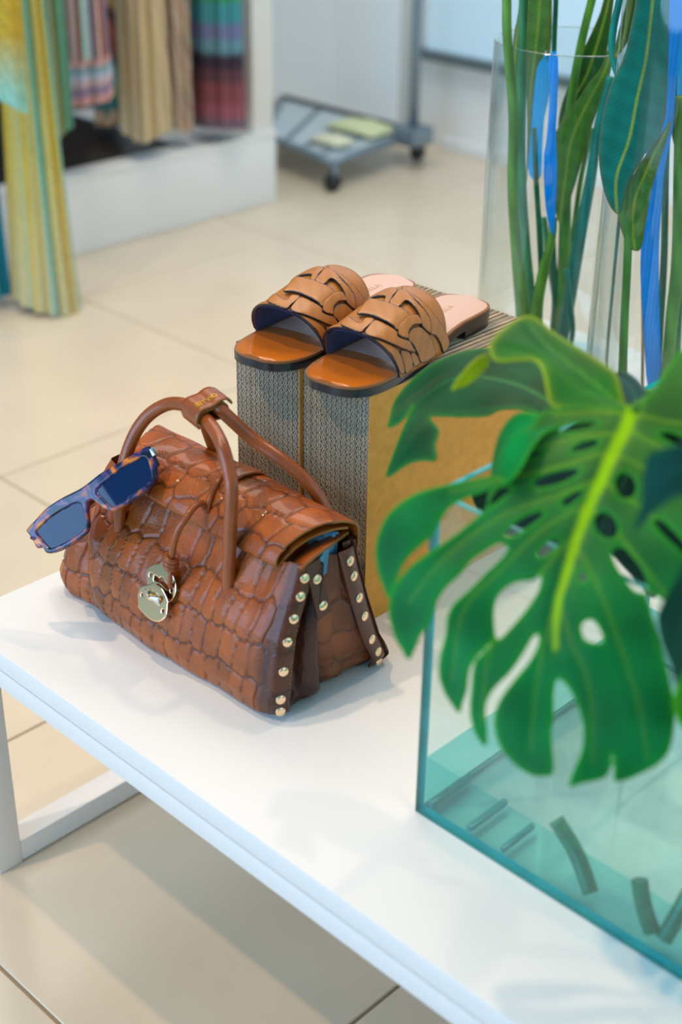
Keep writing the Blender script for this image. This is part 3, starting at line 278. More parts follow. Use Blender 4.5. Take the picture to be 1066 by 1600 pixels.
STRAPS = {'plate': [(0.185, -0.097), (0.303, -0.143), (0.462, -0.205), (0.462, -0.027), (0.469, 0.166), (0.49, 0.413), (0.351, 0.421), (0.241, 0.475), (0.234, 0.359), (0.22, 0.189), (0.213, 0.012)], 'bracket': [(0.144, -0.22), (0.109, -0.089), (0.088, -0.019), (0.095, 0.035), (0.171, 0.027), (0.192, 0.135), (0.04, 0.143), (-0.036, 0.151), (-0.043, 0.019), (0.012, -0.181)], 'lower_link': [(-0.002, 0.181), (0.068, 0.158), (0.185, 0.143), (0.206, 0.282), (0.22, 0.382), (0.234, 0.483), (0.199, 0.529), (0.234, 0.598), (0.296, 0.676), (0.31, 0.768), (0.324, 0.838), (0.178, 0.73), (0.081, 0.568), (0.012, 0.375), (-0.029, 0.251)], 'ring': [(0.206, 0.537), (0.268, 0.444), (0.372, 0.413), (0.476, 0.405), (0.566, 0.459), (0.58, 0.521), (0.559, 0.591), (0.462, 0.544), (0.379, 0.552), (0.324, 0.591), (0.289, 0.645)], 'disc': [(0.303, 0.645), (0.379, 0.575), (0.483, 0.575), (0.559, 0.629), (0.635, 0.768), (0.718, 0.923), (0.704, 0.985), (0.441, 0.977), (0.379, 0.884), (0.324, 0.714)], 'upper_loop': [(0.483, 0.073), (0.621, 0.019), (0.773, -0.027), (0.773, 0.058), (0.704, 0.274), (0.704, 0.467), (0.711, 0.598), (0.656, 0.745), (0.559, 0.614), (0.6, 0.49), (0.628, 0.32), (0.621, 0.189), (0.49, 0.212)], 'top_bar': [(0.545, -0.351), (0.656, -0.351), (0.78, -0.32), (0.842, -0.236), (0.78, -0.058), (0.621, 0.004), (0.483, 0.066), (0.469, 0.004), (0.586, -0.066), (0.586, -0.22)], 'outer_loop': [(0.773, 0.05), (0.78, 0.189), (0.794, 0.467), (0.877, 0.699), (1.008, 0.884), (1.043, 0.961), (0.932, 0.992), (0.849, 0.907), (0.746, 0.799), (0.663, 0.745), (0.718, 0.606), (0.718, 0.452), (0.725, 0.259)], 'front_band': [(0.199, -0.846), (-0.05, -0.097), (-0.05, 0.058), (-0.029, 0.212), (0.005, 0.382), (0.075, 0.575), (0.13, 0.699), (0.095, 0.961), (-0.002, 0.969), (-0.002, 0.846), (-0.008, 0.552), (-0.008, 0.344), (-0.05, 0.197), (0.4, -0.954), (0.192, -0.915)], 'side_band': [(0.137, 0.714), (0.254, 0.807), (0.261, 0.969), (0.109, 0.992), (0.102, 0.931)], 'side_band_b': [(0.268, 0.815), (0.372, 0.884), (0.42, 0.969), (0.289, 0.969)]}
# ------------------------------------------------------------------ the room
T = .36                                     # table top height
m_tile = mat('floor_tile', (226, 207, 182), rough=.22, noise=.035, nscale=6, bump=.03, bscale=300, spec=.5)
m_grout = mat('grout', (176, 156, 132), rough=.8)
m_wall = mat('white_wall', (244, 245, 244), rough=.6, noise=.02, nscale=3)
m_white = mat('white_lacquer', (238, 236, 232), rough=.35, noise=.01, nscale=5)
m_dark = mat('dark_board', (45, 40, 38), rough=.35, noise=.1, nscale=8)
set_scale(.9724, 0)  # room and clothes set scaled about the point below the camera
fl = box('floor', (-4.6, -3.2, -.06), (1.6, 3.6, -.004), m_grout, bevel=0); tag(fl, kind='structure')
bm = bmesh.new(); TS = .618; box_bm(bm, (0, 0, -.004), (TS - .004, TS - .004, .008), .0012, 1)
tile_me = bpy.data.meshes.new('tile'); bm.to_mesh(tile_me); bm.free(); tile_me.materials.append(m_tile)
for i in range(-6, 4):
    for j in range(-6, 5):
        cx = -.676 + (i + .5) * TS; cy = .521 + (j + .5) * TS
        if cx < -4.5 or cx > 1.4 or cy > 3.5 or cy < -3.1: continue
        o = bpy.data.objects.new('tile', tile_me); COL.objects.link(o); o.parent = fl; o.location = (cx, cy, 0)
wb = box('wall_back', (-4.6, 3.44, 0), (1.6, 3.6, 3.0), m_wall, bevel=0); tag(wb, kind='structure')
wl = box('wall_left', (-4.7, 1.0, 0), (-4.6, 3.6, 3.0), m_wall, bevel=0); tag(wl, kind='structure')
def daymat(name, col, e):
    m = mat(name, col, rough=.15); p = m.node_tree.nodes['Principled BSDF']
    p.inputs['Emission Color'].default_value = srgb(*col); p.inputs['Emission Strength'].default_value = e; return m
m_panel = daymat('frosted_day_pane', (196, 206, 212), .36)
m_fr = mat('pale_window_frame', (214, 216, 214), rough=.4)
w2 = box('window_2', (-4.6, 3.432, 0), (-3.05, 3.44, 2.7), m_fr, bevel=0); tag(w2, kind='structure')
x = -4.55
for k, w in enumerate((.34, .28, .26, .30, .29)):                 # tall frosted panes with daylight behind them
    box('pane', (x, 3.418, .03), (x + w - .012, 3.432, 2.6), m_panel, w2, bevel=.002); x += w
box('baseboard_back', (-2.9, 3.425, .0), (1.6, 3.44, .035), m_wall, bevel=.003)['kind'] = 'structure'
m_grey = mat('grey_metal', (120, 136, 142), rough=.35, metal=.6)
w1 = box('window_1', (-2.98, 3.428, .262), (-.30, 3.44, 2.6), m_fr, bevel=0); tag(w1, kind='structure')
for k in range(2):
    box('pane', (-2.96 + k * 1.32, 3.405, .30), (-2.96 + k * 1.32 + 1.305, 3.428, 2.5), daymat('pale_blue_day_pane', (176, 205, 222), .45), w1, bevel=.003)
box('bottom_rail', (-3.0, 3.392, .268), (-.28, 3.428, .30), m_grey, w1, bevel=.004, label='grey metal bottom rail')
# low plinth under the clothes, with a dark top
pl = root('display_plinth', (-3.4, 1.8, 0), 'low white display plinth with dark top under the hanging clothes', 'plinth')
box('plinth_body', (-4.2, .7, 0), (-2.84, 2.66, .186), m_white, pl, bevel=.006)
box('plinth_lip', (-2.90, .7, .186), (-2.835, 2.66, .198), m_white, pl, bevel=.003)
box('dark_top', (-4.2, .7, .186), (-2.91, 2.37, .194), m_dark, pl, bevel=.001)
box('plinth_top_end', (-4.2, 2.37, .186), (-2.90, 2.66, .197), m_white, pl, bevel=.002)
tag(box('partition_panel', (-3.9, 2.585, .197), (-2.85, 2.66, 2.5), mat('cream_panel', (232, 228, 218), rough=.5), bevel=.004, at=(-3.3, 2.62, .197)),
    'cream upright panel at the right end of the clothes display', 'panel')
tag(box('shade_board', (-3.42, .7, .198), (-3.38, 2.58, 2.4), m_dark, bevel=.002, at=(-3.4, 1.6, .198)), 'added dark board standing in for deep shade behind the hanging clothes', 'board')  # added dark sheet, gives the deep shade between the garments

# garments ---------------------------------------------------------------------
rail = root('clothes_rail', (-2.8, 2.1, 1.72), 'steel rail carrying the row of knitted garments', 'rail')
tube('rail_bar', [(-2.78, .9, 1.74), (-2.78, 2.58, 1.74)], .012, m_grey, rail, n=8)
for yy in (.95, 2.5):
    tube('rail_post', [(-3.1, yy, .199), (-3.1, yy, 1.74), (-2.78, yy, 1.74)], .011, m_grey, rail, n=30)
def bands(u, v, table, soft=0):
    t = np.array([a for a, c in table]); c = np.array([srgb(*c)[:3] for a, c in table])
    return np.stack([np.interp(v, t, c[:, k]) for k in range(3)], -1)
def pick(v, cols):
    c = np.array([srgb(*q)[:3] for q in cols]); return c[(np.floor(v).astype(int)) % len(cols)]
def garment(name, label, c, R, zb, zt, folds, colf, seed, hem=0.0, amp=.2, shear=0.0, flare=.25):
    r_ = np.random.RandomState(seed); nu, nv = 150, 70
    a = np.linspace(0, 2 * np.pi, nu, endpoint=False)[:, None]; v = np.linspace(0, 1, nv)[None]
    ph = r_.rand(4) * 6
    fold = 1 + amp * (.6 * np.sin(folds * a + ph[0] + .6 * np.sin(3 * v)) + .4 * np.sin((folds * 2 + 1) * a + ph[1] - v))
    w = 1 - flare * v + .1 * np.sin(4 * v + ph[2]) * (1 - v)
    sh = np.clip((1 - v) / .12, 0, 1) ** .5
    rx = R * .85 * w * fold * (sh * .75 + .25); ry = R * .62 * w * fold * (sh * .6 + .4)
    X = c[0] + rx * np.cos(a); Y = c[1] + ry * np.sin(a) + shear * (1 - v) * (zt - zb)
    Z = zb + (zt - zb) * v + hem * np.cos(a + ph[3]) * (1 - v) ** 6 + 0 * a
    me = grid_mesh(np.stack([X, Y, Z], -1), closed_u=True)
    U = np.repeat(a / 2 / np.pi, nv, 1).ravel(); V = np.repeat(v, nu, 0).ravel() * (zt - zb)
    setcol(me, colf(U, V, r_))
    o = link(name, me, None, mat('knit_cloth', attr='Col', rough=.85, noise=.22, nscale=260, bump=.6, bscale=300), at=(c[0], c[1], zb))
    tag(o, label, name.split('_')[-1]); 
    h = tube('hanger_hook', [(c[0] * .5 - 1.39, c[1], 1.755), (c[0] * .5 - 1.39, c[1] - .01, 1.74), (c[0], c[1], zt + .02), (c[0], c[1], zt - .06)], .003, m_grey, o, n=20, k=6)
    return o
YE, AQ, TE, GR = (206, 172, 60), (120, 200, 190), (20, 120, 125), (110, 170, 140)
def c_yel(U, V, r):     # vertical ombre stripes
    c = pick(U * 40, [(214, 190, 90), (205, 180, 70), (190, 190, 130), (215, 175, 55), (150, 190, 160), (60, 165, 160), (205, 185, 100), (180, 190, 140)])
    k = np.clip(1 - V / .35, 0, 1)[:, None] * .35; return c * (1 - k) + np.array(srgb(205, 200, 185)[:3]) * k
def c_g1(U, V, r):
    k = np.clip((V - .02) / .12, 0, 1)[:, None]; z = (np.sin(V * 160 + U * 60) > 0)[:, None]
    return (np.array(srgb(208, 172, 50)[:3]) * k + np.array(srgb(150, 210, 190)[:3]) * (1 - k)) * np.where(z, 1, .8)
def c_g4(U, V, r):
    return pick(U * 30 + V * 2, [(120, 165, 125), (90, 150, 130), (160, 150, 60), (110, 160, 140), (185, 150, 40), (70, 130, 110)])
def c_g5(U, V, r):
    a = pick(U * 56, [(150, 85, 70), (150, 90, 75), (110, 190, 180), (215, 215, 210), (200, 205, 215), (90, 90, 110), (165, 100, 80), (210, 200, 195)])
    b = pick(V * 62, [(205, 150, 145), (120, 110, 150), (200, 165, 160), (190, 190, 205), (110, 160, 170)])
    return np.where((V < .1)[:, None], b, a)
def c_g6(U, V, r):
    return pick(V * 26 + .2 * np.sin(U * 40), [(215, 165, 120), (50, 110, 105), (95, 160, 75), (110, 175, 170), (95, 55, 60), (160, 70, 60), (190, 95, 80), (80, 50, 50)]) * (.75 + .25 * (np.sin(U * 300) > 0))[:, None]
def c_g7(U, V, r): return np.array(srgb(206, 182, 140)[:3]) * (1 + .12 * np.sin(U * 130 + V * 30))[:, None]
def c_g8(U, V, r): return pick(V * 46 + U * 60, [(205, 185, 160), (190, 130, 105), (215, 205, 185), (110, 90, 80), (200, 150, 130), (160, 165, 130)]) * 1.0
def c_g9(U, V, r):
    return pick(V * 25 + .2, [(130, 105, 120), (170, 95, 110), (150, 80, 85), (105, 65, 75), (60, 45, 65), (110, 160, 175), (125, 130, 175), (70, 160, 170), (60, 165, 70), (40, 130, 80), (25, 70, 90), (80, 50, 60), (190, 140, 110), (110, 80, 70)]) * (.45 + .55 * (np.sin(U * 220) > -.3))[:, None]
def c_teal(U, V, r): return pick(U * 16, [(10, 110, 130), (0, 130, 160), (20, 90, 110), (30, 150, 170)]) * 1.0
ZT = 1.52
GP = 'knitted garments hanging over the display plinth'
gs = [garment('shawl', 'yellow crochet shawl with pale aqua hem at the left edge of the row', (-2.48, 1.585, 0), .056, .495, 1.45, 5, c_g1, 1, hem=.02),
 garment('knit_dress', 'long yellow and teal pleated knit dress reaching almost to the floor', (-2.60, 1.72, 0), .100, .012, 1.5, 13, c_yel, 2, hem=.012, amp=.16, flare=.72),
 garment('teal_dress', 'dark teal dress behind the long yellow knit dress', (-2.70, 1.63, 0), .06, .03, 1.5, 7, c_teal, 3),
 garment('knit_blouse', 'green and mustard crochet blouse beside the long yellow dress', (-2.66, 1.822, 0), .056, .385, 1.5, 6, c_g4, 4, hem=.03),
 garment('striped_skirt', 'brown, white and aqua striped skirt with banded pink hem', (-2.80, 2.005, 0), .088, .385, 1.45, 6, c_g5, 5, amp=.12, hem=.012),
 garment('banded_dress', 'red, green and cream banded dress behind the striped skirt', (-3.08, 2.29, 0), .066, .225, 1.45, 6, c_g6, 6, hem=.012),
 garment('beige_cardigan', 'plain sand beige knitted cardigan ending in a point', (-2.85, 2.225, 0), .078, .285, 1.45, 5, c_g7, 7, hem=.035, amp=.25),
 garment('diagonal_dress', 'cream and rust dress with slanting stripes right of the beige cardigan', (-2.90, 2.36, 0), .062, .26, 1.45, 6, c_g8, 8, hem=.02),
 garment('sequin_dress', 'dark sequinned dress with purple, green and blue bands at the right end', (-2.86, 2.475, 0), .092, .235, 1.5, 8, c_g9, 9, hem=.008, amp=.12, flare=.15)]
cats = ['shawl', 'dress', 'dress', 'blouse', 'skirt', 'dress', 'cardigan', 'dress', 'dress']
for g, c_ in zip(gs, cats): g['category'] = c_; g['group'] = GP

# wheeled garment rack at the back ------------------------------------------------
m_chrome = mat('dull_steel', (128, 144, 156), rough=.35, metal=.5)
m_blk = mat('black_rubber', (20, 22, 24), rough=.5)
rk = root('wheeled_rack', (-3.15, 3.08, 0), 'low wheeled steel rack with one tall pole by the back wall', 'rack')
c4 = [(-3.47, 3.28), (-3.15, 2.90), (-2.80, 2.84), (-2.86, 3.27)]
zt = .085
bmr = []
for i in range(4):
    a, b = c4[i], c4[(i + 1) % 4]
    tube('frame_bar', [(*a, zt), (*b, zt)], .012, m_chrome if i != 3 else m_blk, rk, n=4, k=8)
for k, t in enumerate((.3, .55, .8)):
    p = np.array(c4[0]) * (1 - t) + np.array(c4[3]) * t; q = np.array(c4[1]) * (1 - t) + np.array(c4[2]) * t
    tube('cross_bar', [(*p, zt), (*q, zt)], .008, m_chrome, rk, n=4, k=8)
sh = mesh([(*(np.array(p) * .96 + np.array((-3.07, 3.07)) * .04), zt + z) for z in (-.008, .0) for p in c4], [(3, 2, 1, 0), (4, 5, 6, 7), (0, 1, 5, 4), (1, 2, 6, 5), (2, 3, 7, 6), (3, 0, 4, 7)])
link('shelf_panel', sh, rk, mat('pale_shelf', (196, 208, 216), rough=.3), smooth=False)
for p in c4:
    w = root('castor', (*p, 0), parent=None) if False else None
    me = lathe_me([(0, -.012), (.024, -.012), (.027, -.006), (.027, .006), (.024, .012), (0, .012)], 20)
    me.transform(Matrix.Translation((p[0], p[1], .028)) @ Matrix.Rotation(math.pi / 2, 4, 'Y'))
    cst = link('castor', me, rk, m_blk)
    tube('castor_fork', [(p[0], p[1], .03), (p[0] + .012, p[1], .06), (p[0], p[1], .085)], .007, m_chrome, cst, n=8, k=8)
pp = UPOLE = (-2.82, 3.20)
tube('pole', [(*pp, .08), (*pp, 1.6)], .016, m_chrome, rk, n=6, k=12)
box('pole_foot', (pp[0] - .045, pp[1] - .045, .07), (pp[0] + .045, pp[1] + .045, .125), m_chrome, rk, bevel=.008)
yc = mat('pale_lime_cloth', (222, 228, 178), rough=.8)
for k, (nm, lb, c, s) in enumerate([('folded_cloth', 'pale lime folded cloth lying on the wheeled rack near its pole', (-2.98, 3.15, .094), (.20, .13, .018)),
        ('folded_cloth', 'small cream folded cloth on the front edge of the wheeled rack', (-2.93, 2.97, .0935), (.12, .08, .016))]):
    V = grid_mesh(np.array([[(c[0] + (i / 12 - .5) * s[0], c[1] + (j / 10 - .5) * s[1], .0965 + s[2] * (1 - abs(i / 6 - 1) ** 4) * (1 - abs(j / 5 - 1) ** 4) * (1 + .15 * math.sin(i + j))) for j in range(11)] for i in range(13)]))
    o = link(nm, V, None, yc if k == 0 else mat('cream_cloth', (232, 228, 196), rough=.8), at=(c[0], c[1], .0965)); solid(o, .002, 1); tag(o, lb, 'cloth')

# ------------------------------------------------------------------ display table
set_scale(1.0, -.032)
FZ = .032
m_tab = mat('table_white', (236, 232, 228), rough=.38, noise=.008, nscale=4, bump=.02, bscale=400)
X0, X1, Y0, Y1 = -1.127, .62, .597, 1.62
tb = root('display_table', ((X0 + X1) / 2, (Y0 + Y1) / 2, 0), 'white low display table with square section metal frame carrying bag, box and tank', 'table')
box('table_top', (X0, Y0, T - .0222), (X1, Y1, T), m_tab, tb, bevel=.0015)
for (a, b) in (((X0, Y0), (X1, Y0 + .033)), ((X0, Y1 - .033), (X1, Y1)), ((X0, Y0 + .033), (X0 + .033, Y1 - .033)), ((X1 - .033, Y0 + .033), (X1, Y1 - .033))):
    box('apron_rail', (*a, T - .0457), (*b, T - .0232), m_tab, tb, bevel=.001)
for xx in (X0, X1 - .030):
    for yy in (Y0, Y1 - .030):
        box('leg', (xx, yy, FZ), (xx + .030, yy + .030, T - .0457), m_tab, tb, bevel=.0015)
    box('floor_bar', (xx, Y0 + .030, FZ + .002), (xx + .030, Y1 - .030, FZ + .030), m_tab, tb, bevel=.0015)
# ------------------------------------------------------------------ stack of corrugated card sheets
m_kraft = mat('kraft_card', (230, 162, 78), rough=.85, noise=.07, nscale=90, bump=.3, bscale=500, spec=.15)
m_flute = mat('card_edge', (205, 188, 164), rough=.9, noise=.12, nscale=60, spec=.15)
BX0, BX1, BY0, BY1, BZ = -1.0135, -.8245, .890, 1.153, .613
cb = root('cardboard_block', ((BX0 + BX1) / 2, (BY0 + BY1) / 2, T), 'tall block of upright corrugated cardboard sheets carrying the two sandals', 'cardboard stand')
nS = 28; pitch = (BX1 - BX0) / nS; H = BZ - T; D = BY1 - BY0; per = .0078; th = .0004
def sheet_me(w, phase, per_):
    """double wall sheet: three liners and two fluted papers running front to back, open ends towards the camera"""
    bm = bmesh.new(); n = 8; parts = []
    for xx, z0 in ((0, 0), (w * .55, 0), (w - th, 0)):
        box_bm(bm, (xx + th / 2, D / 2, H / 2), (th, D, H))
    for a, b, pr, ph in ((th, w * .55, per_, phase), (w * .55 + th, w - th, per_ * .62, phase * .7)):
        m_ = int(H / pr * 5); z = np.linspace(0, H, m_ + 1); xm = (a + b) / 2; am = (b - a) / 2 - .0001
        tri = np.abs(((z / pr + ph) % 1) * 2 - 1) * 2 - 1
        x = xm + am * np.clip(tri * 1.25, -1, 1)
        hp = .00028; rows = []
        dz = np.gradient(z); dx = np.gradient(x); L_ = np.hypot(dx, dz); nx_, nz_ = dz / L_ * hp, -dx / L_ * hp
        for k in range(len(z)):
            rows.append([bm.verts.new((x[k] + s * nx_[k], y, min(max(z[k] + s * nz_[k], 0), H))) for s in (-1, 1) for y in (0, D)])
        for r0, r1 in zip(rows[:-1], rows[1:]):
            bm.faces.new((r0[0], r0[1], r1[1], r1[0])); bm.faces.new((r0[2], r1[2], r1[3], r0[3])); bm.faces.new((r0[0], r1[0], r1[2], r0[2]))
    me = bpy.data.meshes.new('sheet'); bm.to_mesh(me); bm.free(); return me
protos = []
for k in range(5):
    me = sheet_me(pitch * .985, rnd.random(), per * (1 + .06 * k)); me.materials.append(m_flute)
    protos.append(me)
for i in range(nS - 1):
    o = bpy.data.objects.new('card_sheet', protos[rnd.randrange(5)]); COL.objects.link(o); o.parent = cb
    gap = 0.0
    o.location = Vector((BX0 + i * pitch, BY0 + rnd.uniform(0, .0016) + (.0035 if i == 14 else 0), T + rnd.uniform(-.0006, 0))) + ORG - base_of(cb)
o = bpy.data.objects.new('card_sheet', protos[0]); COL.objects.link(o); o.parent = cb
o.location = Vector((BX0 + (nS - 1) * pitch - .0007, BY0, T)) + ORG - base_of(cb)
box('outer_liner', (BX1 - .0008, BY0 - .0005, T), (BX1, BY1, BZ + .0005), m_kraft, cb, bevel=.0002, label='plain kraft brown outer face')
box('divider_card', (BX0 + 14 * pitch - .0006, BY0 - .0008, T), (BX0 + 14 * pitch + .0004, BY1, BZ - .001), m_kraft, cb, bevel=.0001)

# ------------------------------------------------------------------ sandals
m_tan = mat('tan_leather', (180, 112, 44), rough=.36, noise=.05, nscale=50, bump=.12, bscale=600, spec=.5, coat=.12, coat_rough=.25)
m_strap = mat('tan_strap_painted_edge', attr='Col', rough=.36, noise=.05, nscale=50, bump=.12, bscale=600, spec=.5, coat=.12, coat_rough=.25)
m_insole = mat('glossy_tan_insole', (196, 106, 18), rough=.2, noise=.03, nscale=20, coat=.4)
m_pink = mat('blush_insole', (222, 184, 168), rough=.4, noise=.015, nscale=30)
m_sole = mat('black_sole', (24, 22, 30), rough=.3, noise=.1, nscale=50, coat=.3)
m_navy = mat('navy_edge', (20, 22, 34), rough=.35, coat=.2)
m_lining = mat('slate_blue_lining', (80, 92, 140), rough=.4, noise=.04, nscale=60)
def arch(s, t, off=0.0):
    s = np.asarray(s, float); t = np.asarray(t, float); ph = t * np.pi / 2
    c = np.clip(np.cos(ph), 0, 1) ** .75; sn = np.sin(ph)
    H_ = .038 + .013 * np.sin(np.clip(s, 0, 1) * np.pi * .62); W_ = .0422 + .0005 * s
    r = (W_ + off * .85) * np.sign(sn) * np.abs(sn) ** .9; z = .007 + (H_ + .005 + off) * c
    df = .042 + .020 * np.abs(t) ** 2; db = .150 - .010 * np.abs(t) ** 2
    return np.stack([df + (db - df) * s, -r, z], -1)
def sole_outline(n=90, grow=0.0):
    """closed outline (x along, y across) of a squared-toe slide"""
    xs = np.array([0, .004, .012, .025, .045, .07, .10, .13, .16, .19, .22, .24, .252, .259, .262])
    lf = np.array([0.012, .023, .0315, .0375, .0410, .0415, .0405, .036, .0330, .0315, .0325, .0325, .0290, .021, .008])
    rt = np.array([0.012, .024, .0325, .0385, .0420, .0425, .0415, .038, .0350, .0320, .0325, .0325, .0290, .021, .008])
    t = np.linspace(0, 1, n); xx = .262 * (1 - np.cos(t * np.pi)) / 2
    a = np.interp(xx, xs, rt) + grow; b = np.interp(xx, xs, lf) + grow
    a = np.convolve(np.pad(a, 3, 'edge'), np.ones(7) / 7, 'valid'); b = np.convolve(np.pad(b, 3, 'edge'), np.ones(7) / 7, 'valid')
    e = grow
    X = np.where(xx < .131, xx - e * np.exp(-xx / .01), xx + e * np.exp(-(.262 - xx) / .01))
    return np.concatenate([np.stack([X, a], 1), np.stack([X, -b], 1)[::-1]])
def slab(out, z0f, z1f, rows=1, bev=.0012, inset=0.0):
    """prism between two height functions of x, small round on the top edge, filled with a triangle strip across"""
    n = len(out) // 2; A = out[:n]; B = out[n:][::-1]; cols = 10; V = []; F = []
    def layer(zf, sc):
        base = len(V); cxy = (A + B) / 2
        for i in range(n):
            for j in range(cols + 1):
                w = j / cols; p = A[i] * (1 - w) + B[i] * w; c = cxy[i]; q = c + (p - c) * sc
                V.append((q[0], q[1], zf(q[0], 2 * w - 1)))
        return base
    b0 = layer(z0f, 1.0); b1 = layer(z1f, 1.0)
    C_ = cols + 1
    for b, fl in ((b0, False), (b1, True)):
        for i in range(n - 1):
            for j in range(cols):
                f = (b + i * C_ + j, b + (i + 1) * C_ + j, b + (i + 1) * C_ + j + 1, b + i * C_ + j + 1); F.append(f[::-1] if not fl else f)
    for i in range(n - 1):
        for j, fl in ((0, True), (cols, False)):
            f = (b0 + i * C_ + j, b0 + (i + 1) * C_ + j, b1 + (i + 1) * C_ + j, b1 + i * C_ + j); F.append(f if fl else f[::-1])
    for i, fl in ((0, False), (n - 1, True)):
        for j in range(cols):
            f = (b0 + i * C_ + j, b0 + i * C_ + j + 1, b1 + i * C_ + j + 1, b1 + i * C_ + j); F.append(f if not fl else f[::-1])
    me = mesh(V, F); me.shade_smooth(); me.set_sharp_from_angle(angle=math.radians(35)); return me
def lift(x): return .0095 * np.clip((x - .11) / .09, 0, 1) ** 2 * (3 - 2 * np.clip((x - .11) / .09, 0, 1))   # sole rises to the heel
def toe(x): return .002 * np.clip((.05 - x) / .05, 0, 1) ** 2
def make_sandal(loc, rz):
    s = root('sandal', loc, rz=rz)
    L_ = dict(local=True)
    link('outsole', slab(sole_outline(), lambda x, w: lift(x) + toe(x), lambda x, w: lift(x) + toe(x) + .008), s, m_sole, smooth=False, **L_)
    o = sole_outline(grow=-.0002); 
    bmh = [p for p in o if p[0] > .196]
    # heel block
    hb = sole_outline(grow=-.0008); n = len(hb) // 2; A = hb[:n]; B = hb[n:][::-1]; k = A[:, 0] > .196
    hh = np.concatenate([A[k], B[k][::-1]])
    link('heel', slab(hh, lambda x, w: 0.0, lambda x, w: lift(x) + .0005), s, m_sole, smooth=False, **L_)
    link('welt', slab(sole_outline(grow=-.0004), lambda x, w: lift(x) + toe(x) + .0078, lambda x, w: lift(x) + toe(x) + .0105 + .0 * w), s, mat('welt_edge', (150, 92, 44), rough=.4), smooth=False, label='brown leather edge under the insole', **L_)
    io = sole_outline(grow=-.0022); n = len(io) // 2; A = io[:n]; B = io[n:][::-1]
    dome = lambda x, w: lift(x) + toe(x) + .0103 + .0022 * (1 - abs(w) ** 3) * 1.0
    fr = A[:, 0] < .0835; bk = A[:, 0] > .079
    link('front_insole', slab(np.concatenate([A[fr], B[fr][::-1]]), lambda x, w: lift(x) + toe(x) + .0095, dome), s, m_insole, smooth=False, label='glossy tan leather toe bed', **L_)
    link('rear_insole', slab(np.concatenate([A[bk], B[bk][::-1]]), lambda x, w: lift(x) + .0095, dome), s, m_pink, smooth=False, label='blush pink leather footbed', **L_)
    # upper: lined arch with raised interlaced straps
    S_, T_ = np.meshgrid(np.linspace(0, 1, 26), np.linspace(-1, 1, 50), indexing='ij')
    link('lining', grid_mesh(arch(S_, T_, -.0012), flip=True), s, m_lining, label='slate blue lining of the upper', **L_)
    b = link('upper', grid_mesh(arch(S_, T_, 0.0), flip=True), s, [m_tan, m_navy], **L_); solid(b, .0011, 1, rim=1)
    lev = dict(front_band=0, side_band=0, side_band_b=0, outer_loop=1, top_bar=1, upper_loop=2, disc=1, lower_link=2, bracket=2, ring=3, plate=3)
    for nm, poly in STRAPS.items():
        q = np.array(poly, float) * (1, 1); x, y, F, d = sheet([q * (100, 100)], .8, 3)
        x /= 100; y /= 100
        P = arch(x, y, .0026 + .0011 * lev[nm] + 0 * x)
        bev = np.clip(d / 3.0, 0, 1); P[:, 2] += .0005 * bev
        me = mesh(P, [f[::-1] for f in F]); kd = (d < .75)[:, None]
        setcol(me, np.where(kd, np.array(srgb(22, 22, 34)[:3]), np.array(srgb(180, 112, 44)[:3]) * (1 + .06 * np.sin(x * 40 + y * 30))[:, None]))
        st = link('strap', me, s, [m_strap, m_navy], **L_); solid(st, .0020, -1, rim=1)
        if nm == 'plate':
            for k in range(11):                       # stamped lettering along the plate, too small to read
                tt = -.06 + k * .045; ss = .385 + .004 * k
                a_ = arch(np.array([ss, ss + .035]), np.array([tt, tt]), .0044)
                tube('stamped_letter', a_, .0002, m_navy, st, n=2, k=4, local=True) if False else None
    # far side straps, mirrored
    for nm in ('disc', 'outer_loop', 'lower_link', 'side_band'):
        q = np.array(STRAPS[nm], float) * (1, -1); q = q[q[:, 1] < -.05] if nm == 'lower_link' else q
        if nm in ('lower_link',): continue
        x, y, F, d = sheet([q * (100, 100)], 1.6, 3); x /= 100; y /= 100
        k = y.min() if len(y) else 0
        P = arch(x, np.minimum(y - .12, -.5), .0014 + 0 * x) if False else arch(x, np.clip(y, -1, -.42), .0012 + 0 * x)
        st = link('strap', mesh(P, [f[::-1] for f in F]), s, [m_tan, m_navy], **L_); solid(st, .0012, -1, rim=1)
    # faint gold stamp on the footbed
    cu = bpy.data.curves.new('stamp', 'FONT'); cu.body = 'MANELLA'; cu.size = .011; cu.align_x = 'CENTER'; cu.align_y = 'CENTER'; cu.extrude = .0001
    to = bpy.data.objects.new('tmp', cu); COL.objects.link(to); dg = bpy.context.evaluated_depsgraph_get(); dg.update()
    me = bpy.data.meshes.new_from_object(to.evaluated_get(dg)); bpy.data.objects.remove(to)
    me.transform(Matrix.Translation((.198, 0, .0222)) @ Matrix.Rotation(math.radians(0), 4, 'Z') @ Matrix.Rotation(math.radians(0), 4, 'X'))
    link('gold_stamp', me, s, mat('pale_gold', (222, 178, 142), rough=.5, metal=.2), smooth=False, **L_)
    return s
STRAPS['front_band'] = [(-.01, -.95), (-.01, -.6), (-.01, -.2), (-.01, .1), (-.005, .4), (.0, .7), (.0, .95), (.09, .96), (.115, .7), (.07, .52), (.03, .4), (.0, .22), (.03, .1), (.03, -.1), (.05, -.3), (.07, -.6), (.09, -.95)]
for k_ in ('side_band', 'side_band_b', 'disc', 'outer_loop', 'upper_loop', 'ring', 'lower_link', 'bracket', 'top_bar', 'plate'): STRAPS[k_] = [tuple(p) for p in STRAPS[k_]]
yaw = math.atan2(.989, -.147)
tx, ty = -.857, .862
s1 = make_sandal((tx, ty, BZ + .0006), yaw)
def copy_tree(o, parent=None):
    c = o.copy(); COL.objects.link(c); c.parent = parent
    for ch in list(o.children): copy_tree(ch, c)
    return c
tag(s1, 'tan woven strap slide sandal nearer the monstera leaf, right one of the pair', 'sandal', 'tan slide sandals on the cardboard block')
